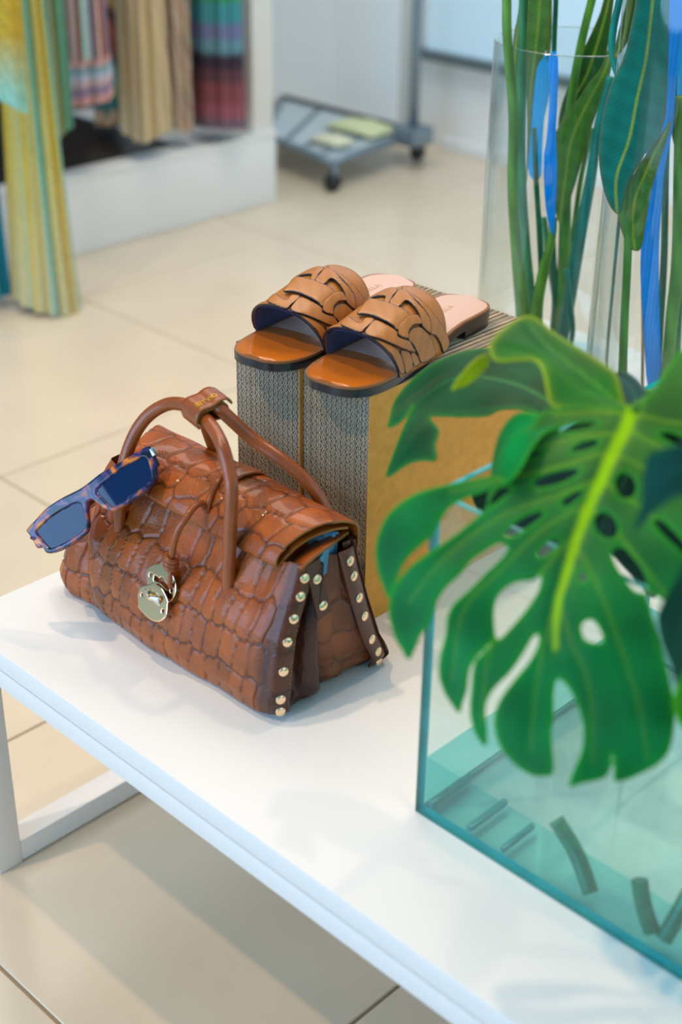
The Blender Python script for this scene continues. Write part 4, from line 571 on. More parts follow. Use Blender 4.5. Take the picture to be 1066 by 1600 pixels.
s2 = copy_tree(s1); s2.location = s1.location + Vector((-.0912, -.008, 0)); s2.rotation_euler = (0, 0, yaw + .02)
s2['label'] = 'tan woven strap slide sandal at the left edge of the cardboard block'
# ------------------------------------------------------------------ handbag
m_croc = mat('embossed_brown_leather', attr='Col', rough=.32, noise=.26, nscale=34, bump=.45, bscale=420, spec=.36, coat=.32, coat_rough=.07)
m_lea = mat('smooth_brown_leather', (148, 72, 24), rough=.26, noise=.12, nscale=60, bump=.25, bscale=500, coat=.3, coat_rough=.2)
m_edge = mat('raw_tan_edge', (150, 100, 40), rough=.55, noise=.1, nscale=100)
m_dlea = mat('dark_brown_leather', (84, 40, 18), rough=.4, noise=.1, nscale=60, bump=.2, bscale=400, coat=.2)
m_gold = mat('polished_pale_gold', (250, 216, 176), rough=.1, metal=1, noise=.02, nscale=20)
m_thread = mat('tan_thread', (170, 110, 50), rough=.7)
def croc(a, b, rows, seed, slant=0.0):
    """embossed scale pattern: a along, b up (metres); rows = (b0, b1, cell width); returns height 0..1 and groove mask"""
    r = np.random.RandomState(seed); S = []
    a0, a1 = a.min() - .03, a.max() + .03
    for b0, b1, w in rows:
        x = a0 + r.rand() * w
        while x < a1:
            ww = w * r.uniform(.8, 1.25); S.append((x + ww / 2 + slant * (b0 + b1) / 2, (b0 + b1) / 2 + r.normal(0, (b1 - b0) * .07), ww, (b1 - b0)))
            x += ww
    f1 = np.full(a.shape, 9.); f2 = np.full(a.shape, 9.); idx = np.zeros(a.shape, int)
    wa = .0010 * np.sin(b * 120 + a * 60 + seed) + .0005 * np.sin(a * 230 + b * 150); wb = .0016 * np.sin(a * 150 + 1.3 + seed) + .0009 * np.sin(a * 310)
    for k, (x, y, w, h) in enumerate(S):
        dx = np.abs(a + wa - slant * b - (x - slant * y)) / w; dy = np.abs(b + wb - y) / h
        d = (dx ** 3 + dy ** 3) ** (1 / 3)
        c = d < f1; f2 = np.where(c, f1, np.minimum(f2, d)); idx = np.where(c, k, idx); f1 = np.where(c, d, f1)
    e = np.clip((f2 - f1) / .17, 0, 1); h = 1 - (1 - e) ** 2.5
    tint = np.random.RandomState(seed + 5).uniform(-1, 1, len(S) + 1)[idx]
    return h, e, tint
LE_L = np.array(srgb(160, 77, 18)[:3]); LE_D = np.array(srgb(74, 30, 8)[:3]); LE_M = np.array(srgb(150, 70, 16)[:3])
def leather_grid(name, P, a, b, rows, seed, parent, amp=.0016, slant=0, flip=False, fade=None, dark=1.0, thick=None, rim=None, mats=None, wr=.0006):
    """P (nu,nv,3) surface displaced along its normal by the embossed pattern, coloured lighter on the scale tops"""
    h, e, tint = croc(a, b, rows, seed, slant)
    du = np.gradient(P, axis=0); dv = np.gradient(P, axis=1); N = np.cross(du, dv); N /= np.linalg.norm(N, axis=-1)[..., None] + 1e-12
    if flip: N = -N
    if fade is not None: h = h * fade
    w = wr * (np.sin(a * 95 + b * 40 + seed) + .6 * np.sin(a * 43 - b * 130)) + .0002 * np.sin(a * 800 + b * 300) * (1 - e)
    Q = P + N * (amp * h + w)[..., None]
    me = grid_mesh(Q, flip=flip)
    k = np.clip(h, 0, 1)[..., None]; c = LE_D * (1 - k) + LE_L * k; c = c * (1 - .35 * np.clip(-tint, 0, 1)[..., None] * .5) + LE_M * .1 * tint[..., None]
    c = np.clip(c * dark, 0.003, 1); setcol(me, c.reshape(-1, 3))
    o = link(name, me, parent, mats or [m_croc, m_edge])
    if thick: solid(o, thick, -1, rim=rim)
    return o
bg_ = root('handbag', (-.927, .78, T), 'brown crocodile embossed leather handbag with gold turn lock on the white table', 'handbag')
prof_z = np.array([0, .004, .02, .05, .083, .102, .121, .149]); prof_y = np.array([.718, .7105, .7075, .7125, .7205, .7295, .739, .750])
def yf(z): return np.interp(z, prof_z, prof_y)
back_z = np.array([0, .004, .012, .042, .09, .134, .155]); back_y = np.array([.850, .857, .8585, .843, .828, .8165, .812])
def yb(z): return np.interp(z, back_z, back_y)
xl_z = np.array([0, .01, .022, .05, .1, .15]); xl_x = np.array([-1.082, -1.09, -1.093, -1.085, -1.063, -1.048])
def xl(z): return np.interp(z, xl_z, xl_x)
def xr(z): return np.interp(z, [0, .01, .03, .15], [-.776, -.770, -.768, -.773])
HB = .150
def front_path(z, n=220):
    """horizontal section of the front panel at height z: left flange, flat, right flange"""
    k = z / HB; L, R_ = xl(z), xr(z); y0 = yf(z); fdx = .0055 * (1 - k); fdy = .019 - .002 * k
    pts = [(L - .000, y0 + fdy + .006), (L - .006 * (1 - k) + .001, y0 + fdy * .5), (L + .003, y0 + .0035), (L + .012, y0)]
    xs = np.linspace(L + .03, R_ - .03, 7)
    for i, x in enumerate(xs):
        t = (x - L) / (R_ - L); pts.append((x, y0 - .006 * math.sin(math.pi * t) * math.sin(math.pi * min(1, k * 1.1 + .05)) + .0022 * math.sin(9 * t + 5 * k)))
    pts += [(R_ - .013, y0), (R_ - .004, y0 + .0018), (R_ + fdx * .45, y0 + fdy * .42), (R_ + fdx, y0 + fdy)]
    return catmull(pts, n)
nz = 96; zs_ = np.concatenate([[0, .001, .0025], np.linspace(.005, HB, nz - 3)])
Pf = np.zeros((300, nz, 3))
for j, z in enumerate(zs_):
    q = front_path(z, 300); Pf[:, j, 0] = q[:, 0]; Pf[:, j, 1] = q[:, 1]; Pf[:, j, 2] = T + .0008 + z
# soft sag towards the bottom edge and a folded dent near the left end
xx = Pf[..., 0]; zz_ = Pf[..., 2] - T
Pf[..., 1] += .007 * np.exp(-((xx + 1.055 + .25 * (zz_ - .08)) / .010) ** 2) * np.clip(zz_ / .05, 0, 1) - .003 * np.exp(-((xx + 1.035 + .25 * (zz_ - .08)) / .008) ** 2) * np.clip(zz_ / .05, 0, 1)
Htop = .137 + .012 * np.clip((xx + .806) / .02, 0, 1) + .018 * np.clip((-1.006 - xx) / .03, 0, 1)
kk = np.clip((zz_ - .07) / .08, 0, 1); Pf[..., 2] -= (HB - Htop) * kk * kk * (3 - 2 * kk)
aa = Pf[..., 0]; bb = zz_
def ysurf(x, z):
    q = front_path(z); return float(np.interp(x, q[20:-20, 0], q[20:-20, 1]))
fade = np.clip((xr(0) - .004 - aa) / .012, .12, 1)
rows_f = [(-.004, .037, .0165), (.037, .071, .0185), (.071, .112, .0175), (.112, .152, .021)]
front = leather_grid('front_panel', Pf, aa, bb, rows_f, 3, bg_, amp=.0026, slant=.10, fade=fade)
# back panel
Pb = np.zeros((150, 60, 3))
for j, z in enumerate(np.linspace(0, .156, 60)):
    L, R_ = xl(z), xr(z)
    q = catmull([(R_ + .004, yb(z) - .014), (R_ + .004, yb(z) - .004), (R_ - .006, yb(z)), ((L + R_) / 2, yb(z) + .004), (L + .006, yb(z)), (L - .002, yb(z) - .004), (L - .002, yb(z) - .012)], 150)
    Pb[:, j, 0] = q[:, 0]; Pb[:, j, 1] = q[:, 1]; Pb[:, j, 2] = T + .0008 + z
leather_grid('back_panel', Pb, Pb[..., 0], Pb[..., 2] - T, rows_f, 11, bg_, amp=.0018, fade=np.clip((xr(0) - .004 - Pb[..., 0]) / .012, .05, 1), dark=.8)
# gussets: pleated ends
def gusset(side):
    nu, nv = 90, 70; P = np.zeros((nu, nv, 3)); a = np.zeros((nu, nv)); ridge = np.zeros((nu, nv))
    for j, z in enumerate(np.linspace(0, .142, nv)):
        k = z / HB; X = xr(z) if side > 0 else xl(z)
        ya = yf(z) + .017 - .002 * k; yc = yb(z) - .012; D_ = yc - ya
        fx = .0055 * (1 - k)
        low = np.clip((.026 - z) / .026, 0, 1) ** 1.6
        dp = .016 * (1 - .8 * low)
        pts = [(0, fx - .001), (.10, fx - dp * .8), (.17, fx - dp), (.24, fx - dp * .3), (.33, fx * .6 + .0030 * (1 - low)), (.41, fx * .4 - dp * .40), (.47, -dp * .85), (.56, -dp * .62 * (1 - low)), (.75, (-.005 - .002 * math.sin(30 * z)) * (1 - low)), (1.0, .003)]
        q = catmull(pts, nu)
        off = -.004 * np.clip((.006 - z) / .006, 0, 1)
        P[:, j, 0] = X + side * (q[:, 1] + off); P[:, j, 1] = ya + q[:, 0] * D_; P[:, j, 2] = T + .0008 + z
        a[:, j] = q[:, 0] * .115; ridge[:, j] = q[:, 0]
    f = np.clip((ridge - .45) / .08, .04, 1)
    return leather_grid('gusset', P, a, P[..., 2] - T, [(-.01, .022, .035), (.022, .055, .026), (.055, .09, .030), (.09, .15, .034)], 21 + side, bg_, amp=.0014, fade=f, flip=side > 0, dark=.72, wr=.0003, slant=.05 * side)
gR = gusset(1); gL = gusset(-1)
# bottom
bp_ = [(xl(0) + .004, yf(0)), (xr(0) - .004, yf(0)), (xr(0) + .002, yb(0) - .01), (xl(0), yb(0) - .01)]
box('base', (xl(0) + .006, yf(0) + .001, T + .0005), (xr(0) - .010, yb(0) - .003, T + .006), m_dlea, bg_, bevel=.003)
# top closure leather below the lid (its raw edge shows at the right end)
nu, nv = 120, 26; u = np.linspace(0, 1, nu)[:, None]; v = np.linspace(0, 1, nv)[None]
X = -1.046 + (.273) * u + 0 * v; Y = .7505 + .060 * v + 0 * u
Z = T + .132 + .022 * v + .0155 * np.clip((X + .800) / .022, 0, 1) * (1 - .55 * v) + .002 * np.sin(np.pi * v)
leather_grid('top_closure', np.stack([X, Y, Z], -1), X, Y - .7, [(.03, .12, .03)], 31, bg_, amp=.0006, thick=.0026, rim=1)
# lid: flattened roll with raw tan edges
sec = np.array([(.816, .142), (.8175, .156), (.8160, .1675), (.809, .1745), (.795, .1768), (.780, .1748), (.765, .1690), (.753, .1610), (.7455, .1520), (.7425, .1450), (.7450, .1422), (.7520, .1480), (.762, .1575), (.776, .1655), (.792, .1695), (.806, .1695)])
sc = catmull(sec, 110); nu = 190; P = np.zeros((nu, 110, 3)); aL = np.zeros((nu, 110)); bL = np.zeros((nu, 110))
sl = np.concatenate([[0], np.cumsum(np.linalg.norm(np.diff(sc, axis=0), axis=1))])
for i, t in enumerate(np.linspace(0, 1, nu)):
    fr = np.clip((.809 - sc[:, 0]) / .064, 0, 1); x0_ = -1.043 + .024 * fr; x1_ = -.767 - .029 * fr ** .8
    x = x0_ + (x1_ - x0_) * t; wv = .0010 * math.sin(9 * t + .5) + .0006 * math.sin(21 * t)
    P[i, :, 0] = x; P[i, :, 1] = sc[:, 0] - wv * fr
    P[i, :, 2] = T + sc[:, 1] + .0012 * math.sin(6 * t + 1) * fr + .0012 * math.sin(4 * t) * (1 - fr)
    aL[i] = x; bL[i] = sl
lid = leather_grid('lid', P, aL, bL, [(-.02, .014, .03), (.014, .045, .034), (.045, .075, .028), (.075, .1, .03), (.1, .2, .03)], 44, bg_, amp=.0015, slant=-.3, thick=.0022, rim=1, wr=.0004, flip=True)
# gold studs and their straps
def stud(p, n, r=.0045, parent=bg_):
    me = lathe_me([(0, .0011), (r * .5, .0010), (r * .8, .0008), (r * .88, .0005), (r * .98, .0007), (r * 1.06, 0), (r * .9, -.0015), (0, -.0015)][::-1], 20)
    q = Vector(n).to_track_quat('Z', 'Y').to_matrix().to_4x4(); me.transform(Matrix.Translation(p) @ q)
    return link('stud', me, parent, m_gold)
def fl_pt(z, f=.6):
    q = front_path(z, 300); k = int(300 * f) if f > 1 else None
    L = q[-1]; R2 = q[-40]; i = 300 - 1 - int((1 - f) * 34); a = q[i]; b = q[i - 4]; t = a - b; n = np.array([t[1], -t[0]]); n /= np.linalg.norm(n)
    return Vector((a[0] + n[0] * .0008, a[1] + n[1] * .0008, T + z)), (n[0], n[1], .1)
for z in (.0115, .026, .054, .082, .102, .121, .137):
    p, n = fl_pt(z, .42); stud(p, n)
# stitched line along the right flange
for z in np.arange(.008, .095, .0042):
    p, n = fl_pt(z, .93); p2, _ = fl_pt(z + .0024, .93); tube('stitch', [p, p2], .00035, m_thread, bg_, n=2, k=5)
# back stud strip on the right
zs2 = np.linspace(.004, .15, 40)
A = np.array([[(xr(z) + .0068, yb(z) - .0225, T + z), (xr(z) + .0082, yb(z) - .016, T + z), (xr(z) + .0078, yb(z) - .008, T + z), (xr(z) + .005, yb(z) - .001, T + z), (xr(z) - .003, yb(z) + .0035, T + z)] for z in zs2])
o = link('stud_strip', grid_mesh(A.transpose(1, 0, 2)), bg_, [m_dlea, m_edge]); solid(o, .0018, 0, rim=0)
for z in (.0075, .022, .041, .071, .094, .120, .1375): stud((xr(z) + .0092, yb(z) - .0125, T + z), (1, .12, .1))
# short tab with two studs at the front of the right gusset
tabm = [(-.7735, .7560, .147), (-.7735, .7735, .149), (-.7700, .7765, .122), (-.7660, .7810, .0925), (-.7660, .7640, .0900), (-.7700, .7600, .120)]
V = [(a, b, T + c) for a, b, c in tabm]; me = mesh(V, [tuple(range(6))]); o = link('stud_tab', me, bg_, m_dlea, smooth=False); solid(o, .002, 0)
stud((-.7695, .7670, T + .131), (1, -.1, .1)); stud((-.7655, .7710, T + .103), (1, -.1, .1))
# handles
HR = .0064
def handle_me(pts): return tube_me(pts, HR, n=110, k=20)
fh_ = [(a, b - .0015, T + c) for a, b, c in [(-1.01, .7340, .088), (-1.01, 0.7311, 0.0955), (-1.008, 0.7306, 0.1191), (-1.006, 0.7325, 0.1442), (-1.004, 0.7349, 0.1652), (-1.003, 0.7428, 0.1871), (-0.998, 0.7519, 0.2076), (-0.988, 0.7606, 0.2238), (-0.97, 0.7670, 0.2371), (-0.948, 0.7670, 0.2444), (-0.930, 0.7665, 0.2453), (-0.912, 0.7626, 0.2441), (-0.891, 0.7559, 0.2419), (-0.870, 0.7479, 0.2341), (-0.857, 0.7434, 0.2166), (-0.85, 0.7396, 0.2041), (-0.848, 0.7365, 0.1795), (-0.848, 0.7340, 0.1471), (-0.849, 0.7321, 0.1052), (-.849, .7345, .090)]]
hf = link('handle', handle_me(fh_), bg_, m_lea, label='front handle held to the rear one by the leather keeper')
bh = [(a, b, T + c) for a, b, c in [(-.966, .829, .12), (-0.9664, 0.827, 0.1559), (-0.9661, 0.818, 0.1744), (-0.9636, 0.808, 0.1989), (-0.957, 0.798, 0.2208), (-0.9283, 0.7809, 0.2497), (-0.9165, 0.7786, 0.2492), (-0.9047, 0.7763, 0.2487), (-0.8892, 0.800, 0.2173), (-0.863, 0.812, 0.2013), (-0.8434, 0.822, 0.1849), (-0.83, 0.83, 0.1653), (-0.8226, 0.833, 0.1465), (-.820, .834, .12)]]
hb2 = link('handle', handle_me(bh), bg_, m_lea, label='rear handle leaning towards the cardboard block')
for hp in (fh_[0], fh_[-1]):
    ring = [(hp[0] + .0092 * math.cos(t), ysurf(hp[0] + .0092 * math.cos(t), hp[2] - T + .006 + .0092 * math.sin(t)) - .0022, hp[2] + .006 + .0092 * math.sin(t)) for t in np.linspace(math.pi * .95, 2.05 * math.pi, 16)]
    tube('stitch_ring', ring, .0008, m_thread, bg_, n=30, k=6)
# keeper: leather wrapped round both handles with a flap over the top
def keeper():
    c1 = np.array([-0.9210, 0.7631, T + 0.2447]); c2 = c1 + np.array([.0045, .0155, .0045])
    ax = np.array([0.981, -0.191, -0.042]); ax /= np.linalg.norm(ax); sd = c2 - c1; sd -= ax * (sd @ ax); sd /= np.linalg.norm(sd); up = np.cross(ax, sd)
    if up[2] < 0: up = -up
    m = (c1 + c2) / 2; r = .0088; h = np.linalg.norm(c2 - c1) / 2 - .001
    # stadium section round both tubes
    loop = []
    for t in np.linspace(-math.pi / 2, math.pi / 2, 14): loop.append((h + r * math.cos(t), r * math.sin(t)))
    for t in np.linspace(math.pi / 2, 3 * math.pi / 2, 14): loop.append((-h + r * math.cos(t), r * math.sin(t)))
    loop = np.array(loop + [loop[0]]); loop = catmull(loop, 70)
    dip = .0022 * np.exp(-(loop[:, 0] / .004) ** 2) * np.sign(loop[:, 1]); loop[:, 1] -= dip
    P = np.array([[m + ax * w + sd * q[0] + up * q[1] for q in loop] for w in np.linspace(-.0125, .0125, 9)])
    o = link('keeper', grid_mesh(P), bg_, [m_lea, m_edge]); solid(o, .0018, 1, rim=1)
    fl_ = []
    prof = [(-.0205, .000), (-.0185, .0060), (-.0130, .0098), (-.007, .0104), (-.001, .0092), (.005, .0102), (.010, .0108), (.0145, .0088), (.0175, .0045), (.0188, -.0005), (.0182, -.006)]
    pr = catmull([(a, b + .0012) for a, b in prof], 40)
    P = np.array([[m + ax * (w * (1 - .25 * max(0, -q[0] - .012) / .014)) + sd * -q[0] + up * q[1] for q in pr] for w in np.linspace(-.0145, .0145, 9)])
    f = link('keeper_flap', grid_mesh(P, flip=False), bg_, [m_lea, m_edge], label='leather flap stamped in gold'); solid(f, .002, 0, rim=1)
    cu = bpy.data.curves.new('stamp', 'FONT'); cu.body = 'IELLAIO'; cu.size = .0088; cu.align_x = 'CENTER'; cu.align_y = 'CENTER'; cu.extrude = .0002; cu.offset = .00012
    to = bpy.data.objects.new('tmp', cu); COL.objects.link(to); dg = bpy.context.evaluated_depsgraph_get(); dg.update()
    me = bpy.data.meshes.new_from_object(to.evaluated_get(dg)); bpy.data.objects.remove(to)
    # text runs along the flap, upside down for the viewer
    n = up; ex = -sd * 1.0; 
    ctr = m + up * .0136 + ax * .002
    for v in me.vertices:
        a_, b_ = -v.co.x, v.co.y
        w = a_ * .78; hgt = np.interp(w * 1.0, [p[0] for p in prof], [p[1] for p in prof]) + .0028
        v.co = Vector(m + ax * (.004 + b_) + sd * -w * 1.0 + up * (hgt + v.co.z))
    link('gold_lettering', me, f, mat('gold_foil', (222, 170, 50), rough=.3, metal=.6), smooth=False)
keeper()
# turn lock: two shaped plates
def plate(name, D_, th, parent, extra=0.0):
    x, y, F, d = sheet([np.array(p) for p in D_['polys']], .45, 3)
    o_ = np.array(D_['o']); n_ = np.array(D_['n']); v_ = np.array(D_['v'])
    k = np.clip(d / 1.0, 0, 1); h = th + .0005 * np.sqrt(k)
    V = o_ + x[:, None] * .001 * np.array([1, 0, 0]) + y[:, None] * .001 * v_ + n_ * h[:, None]
    o = link(name, mesh(V, F), parent, m_gold); solid(o, .0012, -1)
    return o
lu = plate('lock_plate', DATA['lock_up'], .0018, bg_); lu['label'] = 'gold strap plate with slot and two holes'
ll = plate('lock_plate', DATA['lock_lo'], .0030, bg_); ll['label'] = 'gold plate with turn clasp'
lo_ = np.array(DATA['lock_lo']['o']); ln_ = np.array(DATA['lock_lo']['n']); lv_ = np.array(DATA['lock_lo']['v'])
def LP(x, y, h): return Vector(lo_ + x * .001 * np.array([1, 0, 0]) + y * .001 * lv_ + ln_ * (h * .001))
me = lathe_me([(0, 6.5e-3), (.002, 6.5e-3), (.0026, .005), (.0026, .0), (0, .0)][::-1], 20)
q = Vector(ln_).to_track_quat('Z', 'Y').to_matrix().to_4x4(); cx0, cy0 = 1.0, -5.0
me.transform(Matrix.Translation(LP(cx0, cy0, 3)) @ q); tc_ = link('turn_clasp', me, ll, m_gold)
for s_ in (-1, 1):
    g = []
    for i, t in enumerate(np.linspace(0, 1, 10)):
        r_ = 1.2 + 9.5 * t; hw = 2.2 + 4.0 * t
        g.append([tuple(LP(cx0 + s_ * r_, cy0 + w * hw * (1 - .15 * t) , 8.2 + 2.4 * math.sin(w * 1.4 + s_ * .3) - 1.2 * abs(w) - 3.0 * t * t)) for w in np.linspace(-1, 1, 9)])
    o = link('clasp_wing', grid_mesh(np.array(g)), tc_, mat('bright_chrome', (225, 232, 236), rough=.06, metal=1)); solid(o, .0012, 0)
# cord with knot from the lid slot down to the lock
cord = [(a, b, T + c) for a, b, c in [(-.913, .7135, .100), (-0.909, .7125, .112), (-0.9035, .7115, 0.132), (-0.8995, .7145, 0.149), (-0.896, .7220, 0.1605), (-0.8965, .7330, 0.168), (-0.899, .7440, 0.1665), (-.900, .7490, .158)]]
cd_ = tube('cord', cord, .0033, m_lea, bg_, n=60, k=12)
kc = np.array([-.9095, .7125, T + .1110]); kd = np.array([.22, -.03, 1.]); kd /= np.linalg.norm(kd)
for i in range(3):
    c = kc + kd * (i - 1) * .0048; t1 = np.cross(kd, [0, 1, 0]); t1 /= np.linalg.norm(t1); t2 = np.cross(kd, t1)
    tt = np.linspace(0, 2 * np.pi, 15)
    tube('knot_turn', [tuple(c + .0052 * (t1 * math.cos(t) + t2 * math.sin(t)) + kd * .0012 * math.sin(t)) for t in tt], .0027, m_lea, cd_, n=40, k=10)
tube('cord_tail', [(-.9075, .7105, T + .106), (-.9065, .7080, T + .096), (-.9075, .7085, T + .088), (-.911, .7125, T + .082)], .0022, m_lea, cd_, n=20, k=8)
tube('lid_cord', [(-.897, .747, T + .1560), (-.900, .753, T + .1645), (-.905, .763, T + .1710), (-.909, .773, T + .1755), (-.911, .779, T + .1745)], .0030, m_lea, bg_, n=30, k=10)
st = np.array([[(-.903 + w * .0085 + .010 * t, .779 + .039 * t, T + .1775 + .0045 * math.sin(math.pi * min(1, t * 1.1)) - (.012 * max(0, t - .75) * 4 * max(0, t - .75) * 4)) for w in np.linspace(-1, 1, 6)] for t in np.linspace(0, 1, 24)])
o = link('lid_strap', grid_mesh(st), bg_, m_lea); solid(o, .002, 0)
# blue tissue stuffing showing at the open right end
tm = mat('blue_tissue', (110, 180, 212), rough=.8, noise=.12, nscale=80, bump=.3, bscale=200)
r_ = np.random.RandomState(4); n1, n2 = 16, 12
P = np.array([[(-.852 + .070 * (i / 15) + r_.normal(0, .001), .775 + .029 * (j / 11) + .0, T + .136 + .027 * (j / 11) ** .8 * (.9 + .1 * (i % 2)) - .006 * (1 - i / 15) + r_.normal(0, .0012)) for j in range(n2)] for i in range(n1)])
P2 = P.copy(); P2[-1, :, 0] += .003
P2 = np.concatenate([P2, P2[-1:] - np.array([.002, .002, .030])]); 
ts = link('tissue_paper', grid_mesh(P2), None, tm, smooth=False, at=(-.81, .79, T + .12)); solid(ts, .0004, 0)
tag(ts, 'crumpled pale blue tissue paper stuffed inside the open end of the brown handbag', 'paper')

# ------------------------------------------------------------------ sunglasses resting against the front handle
def tortoise(name):
    m = mat(name, (40, 40, 60), rough=.15, coat=.3, coat_rough=.03); nt = m.node_tree; N = nt.nodes; L = nt.links
    n = N.new('ShaderNodeTexNoise'); n.inputs['Scale'].default_value = 48; n.inputs['Detail'].default_value = 2; n.inputs['Distortion'].default_value = 1.2
    tc = N.new('ShaderNodeTexCoord'); L.new(tc.outputs['Object'], n.inputs['Vector'])
    cr = N.new('ShaderNodeValToRGB'); e = cr.color_ramp.elements
    e[0].position = .38; e[0].color = srgb(12, 14, 34); e[1].position = .66; e[1].color = srgb(222, 130, 40)
    for p_, c_ in ((.46, (26, 34, 84)), (.51, (84, 58, 108)), (.57, (150, 74, 46))): k = e.new(p_); k.color = srgb(*c_)
    L.new(n.outputs[0], cr.inputs[0]); L.new(cr.outputs[0], N['Principled BSDF'].inputs['Base Color']); return m
G = DATA['glasses']; go = np.array(G['o']); gu = np.array(G['u']); gv = np.array(G['v']); gn = np.array(G['n'])
def GP_(x, y, h):
    x = np.asarray(x, float); y = np.asarray(y, float); h = np.asarray(h, float) + 0 * x
    return go + x[..., None] * .001 * gu + y[..., None] * .001 * gv + gn * h[..., None]
sg = root('sunglasses', tuple(GP_(0, 0, 0)), 'dark tortoiseshell sunglasses with flat blue lenses leaning on the handbag handle', 'sunglasses')
x, y, F, d = sheet([np.array(p) for p in G['polys']], .7, 3)
ax_y = y.mean(); curve = lambda yy: -.0045 * ((yy + 5) / 70.) ** 2
bev = .0011 * np.sqrt(np.clip(d / 1.4, 0, 1))
m_tort = tortoise('tortoiseshell')
a_ = mesh(GP_(x, y, .0024 + bev + curve(y)), F)
nF = len(F); V1 = GP_(x, y, .0024 + bev + curve(y)); V2 = GP_(x, y, -.0024 + curve(y)); n_ = len(x)
from collections import Counter
ec = Counter()
for f in F:
    for i in range(4): ec[(f[i], f[(i + 1) % 4])] += 1
side = [(a, b) for (a, b) in ec if (b, a) not in ec]
FF = [list(f) for f in F] + [[i + n_ for i in f[::-1]] for f in F] + [[b, a, a + n_, b + n_] for a, b in side]
fr_ = link('front_frame', mesh(np.vstack([V1, V2]), FF), sg, m_tort)
m_lens = mat('blue_lens', (3, 34, 78), rough=.03, spec=.45)
for k in (1, 2):
    q = np.array(G['polys'][k]); c = q.mean(0); q = c + (q - c) * 1.04
    x, y, F, d = sheet([q], 1.2, 3); o = link('lens', mesh(GP_(x, y, .0008 + curve(y)), F), sg, m_lens); solid(o, .0018, 0)
# folded temples behind the front, hinges at the ends
(h1, h2), (h3, h4), _ = G['lines']
ra = np.array(h1) * .35 + np.array(h2) * .65; la = np.array(h3) * .45 + np.array(h4) * .55
dirv = (la - ra) / np.linalg.norm(la - ra)
def temple(p0, p1, hh, back, nm):
    p0 = np.array(p0); p1 = np.array(p1)
    pts = [GP_(p0[0], p0[1], -.001), GP_(p0[0], p0[1], -back), GP_(*(p0 + (p1 - p0) * .06), -back - .004), GP_(*(p0 + (p1 - p0) * .5), -back - .005), GP_(*(p0 + (p1 - p0) * .82), -back - .005), GP_(*(p1 + np.array(hh)), -back - .004)]
    o = tube(nm, [tuple(p) for p in pts], .0034, m_tort, sg, n=50, k=10, flat=.55); return o
temple(ra + dirv * 2.5, la - dirv * 14, (3, 0), .006, 'temple')
temple(la - dirv * 2.5, ra + dirv * 16, (3, 0), .010, 'temple')
for p in (ra - dirv * 1.5,):
    q = GP_(p[0] - 5, p[1], -.003); bm = bmesh.new(); box_bm(bm, (0, 0, 0), (.009, .005, .006), .0012, 2, rot=Matrix((gu, gv, gn)).transposed())
    me = bpy.data.meshes.new('h'); bm.to_mesh(me); bm.free(); me.transform(Matrix.Translation(tuple(q))); link('hinge', me, sg, mat('steel_hinge', (190, 190, 186), rough=.2, metal=1))
# ------------------------------------------------------------------ glass tank with water
m_pane = glassmat('tank_glass', (.93, .975, .965), ior=1.5, rough=.01)
m_gedge = mat('teal_glass_edge', (6, 160, 156), rough=.12, noise=.12, nscale=30, coat=.6)
m_water = glassmat('water_surface', (.78, .94, .92), ior=1.33, rough=.03, bump=.25, bscale=14)
m_wbody = glassmat('water_body', (.34, .80, .80), ior=1.1, rough=.03)
TX0, TX1, TY0, TY1, TZ, WZ, GT = -.598, .02, .714, 1.05, .665, .4185, .0055
tk = root('glass_tank', ((TX0 + TX1) / 2, (TY0 + TY1) / 2, T), 'rectangular clear glass tank with teal edges standing on the table under the monstera', 'glass tank')
def pane(name, lo, hi, label=None):
    """glass plate: large faces clear, narrow ground edges teal"""
    bm = bmesh.new(); lo = Vector(lo); hi = Vector(hi); box_bm(bm, (lo + hi) / 2, hi - lo, .0006, 1)
    s = hi - lo; thin = min(range(3), key=lambda i: s[i])
    for f in bm.faces: f.material_index = 0 if abs(f.normal[thin]) > .9 else 1
    me = bpy.data.meshes.new(name); bm.to_mesh(me); bm.free()
    return link(name, me, tk, [m_pane, m_gedge], smooth=False, label=label)
pane('front_pane', (TX0, TY0, T + .0005), (TX1, TY0 + GT, TZ))
pane('back_pane', (TX0, TY1 - GT, T + .0005), (TX1, TY1, TZ))
pane('side_pane', (TX0, TY0 + GT, T + .0005), (TX0 + GT, TY1 - GT, TZ))
pane('side_pane', (TX1 - GT, TY0 + GT, T + .0005), (TX1, TY1 - GT, TZ))
pane('floor_pane', (TX0 + GT, TY0 + GT, T + .0005), (TX1 - GT, TY1 - GT, T + .0065))
# short glass spacer strips on the tank floor
for k, (sx, ln) in enumerate(((-.590, .052), (-.5475, .050), (-.512, .042))):
    o = box('spacer_strip', (sx, TY0 + GT + .001, T + .0066), (sx + .006 - .001 * k, TY0 + GT + ln, T + .0125), m_gedge if k < 1 else mat('pale_glass_strip', (70, 160, 160), rough=.15, coat=.5), tk, bevel=.001)
# water: its own thing, a shallow body with a rippled top
nx, ny = 60, 36; g = 0.0004
X, Y = np.meshgrid(np.linspace(TX0 + GT + g, TX1 - GT - g, nx), np.linspace(TY0 + GT + g, TY1 - GT - g, ny), indexing='ij')
wt = root('water', ((TX0 + TX1) / 2, (TY0 + TY1) / 2, T + .0066), 'shallow clear water lying in the bottom of the glass tank', 'water')
link('water_top', grid_mesh(np.stack([X, Y, WZ + .0003 * np.sin(X * 60) * np.sin(Y * 50)], -1)), wt, m_water)
x0, x1, y0, y1 = X.min(), X.max(), Y.min(), Y.max()
V = [(x, y, z) for z in (T + .0067, WZ - .0004) for x, y in ((x0, y0), (x1, y0), (x1, y1), (x0, y1))]
link('water_side', mesh(V, [(0, 1, 5, 4), (1, 2, 6, 5), (2, 3, 7, 6), (3, 0, 4, 7)]), wt, m_wbody, smooth=False)

